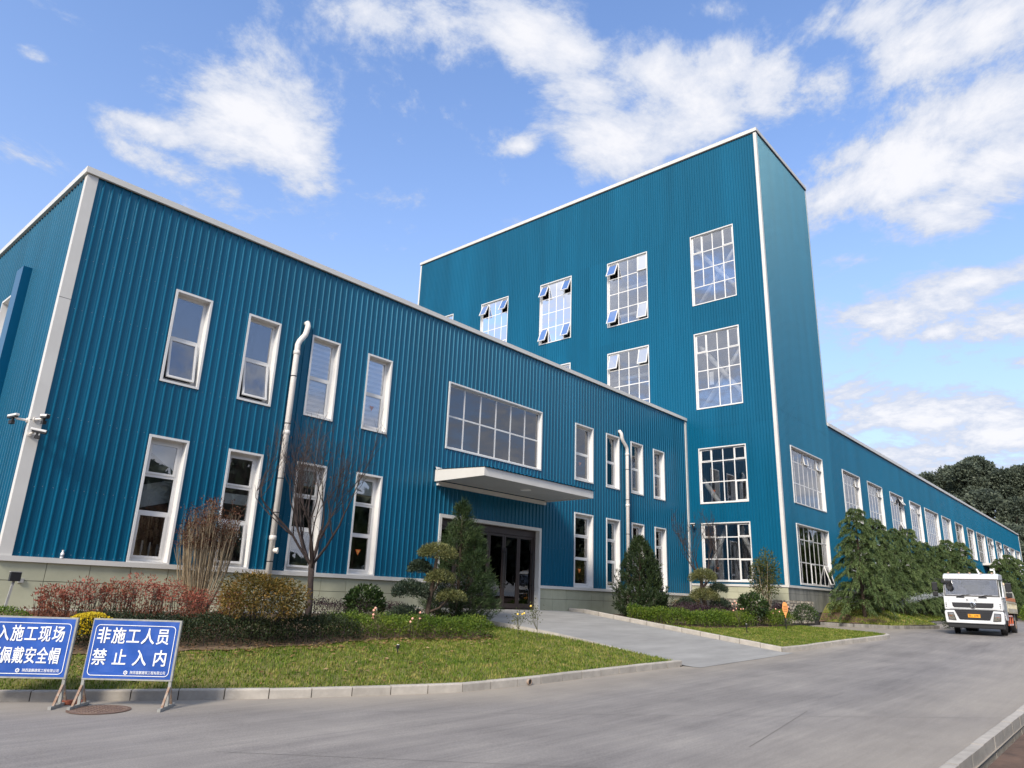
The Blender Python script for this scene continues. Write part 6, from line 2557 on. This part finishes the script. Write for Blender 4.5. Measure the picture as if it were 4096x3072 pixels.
for sy in (-1, 1):
    wheel(0, sy*.98, .27, R(9))
    wheel(-4.0, sy*1.02, .25)
    wheel(-4.0, sy*.72, .25)
# tank
m = MB()
pr = []
n_ = 40
xs_ = [(-.78, .90), (-.86, .97), (-.95, 1.0), (-5.3, 1.0), (-5.4, .96), (-5.48, .85)]
base = len(m.v)
for x_, s_ in xs_:
    for k in range(n_):
        a = 2*math.pi*k/n_
        m.v.append((x_, 1.16*s_*math.copysign(abs(math.cos(a))**.75, math.cos(a)), 1.62+.80*s_*math.copysign(abs(math.sin(a))**.85, math.sin(a))))
for i in range(len(xs_)-1):
    for k in range(n_):
        k2 = (k+1) % n_
        m.f.append((i*n_+k, i*n_+k2, (i+1)*n_+k2, (i+1)*n_+k))
        m.m.append(0)
m.f.append(tuple(range(n_)))
m.f.append(tuple(reversed(range((len(xs_)-1)*n_, len(xs_)*n_))))
m.m += [0, 0]
tk = tb(m, 'tank', M['tank'], smooth=False)
for sy in (-1, 1):
    m = MB()
    m.box(-5.3, -.95, *sorted((sy*1.145, sy*1.172)), 1.50, 1.66)
    tb(m, 'tank_stripe', M['orange_band'], tk)
m = MB()
m.lathe([(.0, 2.58), (.20, 2.58), (.22, 2.54), (.22, 2.38)], 16, (-2.6, 0, 0))
m.box(-.95, -.75, -.5, .9, 2.48, 2.54)
m.box(-.95, -.75, .86, .9, 2.2, 2.48)
tb(m, 'manhole', M['tank'], tk)
m = MB()
m.lathe([(0, .12), (.07, .1), (.08, 0)], 10, (-4.9, .75, 2.30))
tb(m, 'beacon', mk('pale_amber', (.75, .55, .38), .5), tk)
# side board with rounded lamps recesses and fringe
for sy in (-1, 1):
    m = MB()
    y0, y1 = sorted((sy*1.10, sy*1.20))
    m.box(-5.3, -.85, y0, y1, 1.00, 1.16)
    m.box(-5.3, -.85, y0, y1, 1.40, 1.46)
    k = 0
    xq = -5.3
    while xq < -.84:
        m.box(xq, xq+.09, y0, y1, 1.16, 1.40)
        xq += .545
    sb = tb(m, 'side_board', M['tank'], bev=.012)
    m = MB()
    m.box(-5.3, -.85, *sorted((sy*1.08, sy*1.10)), 1.1, 1.42)
    tb(m, 'side_panel', mk('stained_panel', (.34, .31, .25), .6), sb)
    m = MB()
    for k in range(34):
        m.box(-5.25+k*.13, -5.19+k*.13, *sorted((sy*1.19, sy*1.195)), .95, 1.0)
    tb(m, 'fringe', M['tank'], sb)
    # red and white side guard between the axles
    m = MB()
    y0, y1 = sorted((sy*1.10, sy*1.15))
    m.box(-2.9, -.9, y0, y1, .78, .87)
    m.box(-2.9, -.9, y0, y1, .40, .49)
    for xq in (-2.9, -1.9, -.99):
        m.box(xq, xq+.09, y0, y1, .49, .78)
    gd = tb(m, 'side_guard', M['redw'])
    m = MB()
    for xq in (-2.7, -2.1, -1.5):
        m.box(xq, xq+.25, *sorted((sy*1.15, sy*1.154)), .79, .86)
        m.box(xq, xq+.25, *sorted((sy*1.15, sy*1.154)), .41, .48)
    tb(m, 'reflective_stripe', M['sign_white'], gd)
m = MB()
m.box(-.7, -.3, .75, 1.15, .45, .95)
m.box(-.7, -.3, -1.15, -.75, .45, .95)
tb(m, 'step_box', M['black'], bev=.02)

# water thrown by the truck
rng = np.random.default_rng(17)
n = 1500
s_ = rng.uniform(0, 1, n)**.8
A, B = np.array([38.2, 7.0, 2.50]), np.array([41.6, 10.3, 2.0])
P = A+(B-A)*s_[:, None]
P[:, 2] += .38*s_*(1-s_)*1.4
P += rng.normal(size=(n, 3))*(.02+.10*s_)[:, None]
D = (B-A)/np.linalg.norm(B-A)+rng.normal(size=(n, 3))*.3
o = np_mesh('water_spray', leaf_quads(P, D, rng.uniform(.03, .10, n), rng.uniform(.012, .03, n), rng), 4, mkleaf('water_drops', (.62, .65, .68), (.72, .74, .77), (.85, .86, .88), .5, .2))
tag(o, 'thin jet of water sprayed from the truck onto the cedars', 'water spray', kind='stuff')
# drain pipe through the kerb
t = MB()
t.lathe([(.045, -.03), (.055, -.03), (.055, .10), (.045, .10), (.045, -.03)], 16, (0, 0, 0), 'y')
o = t.build('drain_pipe', M['rust'], smooth=False)
o.location = (11.35, 9.42, float(zroad(11.35))+.065)
tag(o, 'short drain pipe end poking out through the kerb of the left lawn', 'pipe')
t = MB()
t.lathe([(0, -.02), (.048, -.02)], 16, (0, 0, 0), 'y')
p_ = t.build('pipe_mouth', M['black'], o, local=True)
# power lines across the hill
m = MB()
for k, (za, zb) in enumerate(((13.0, 15.2), (12.6, 14.9), (12.2, 14.6))):
    pts = []
    for i in range(13):
        t_ = i/12
        pts.append((118+t_*6, 30-t_*34, za+(zb-za)*t_-1.6*t_*(1-t_)))
    m.tube(pts, .012, 3)
tag(m.build('power_lines', M['black']), 'thin dark power lines crossing before the wooded hill', 'cables')
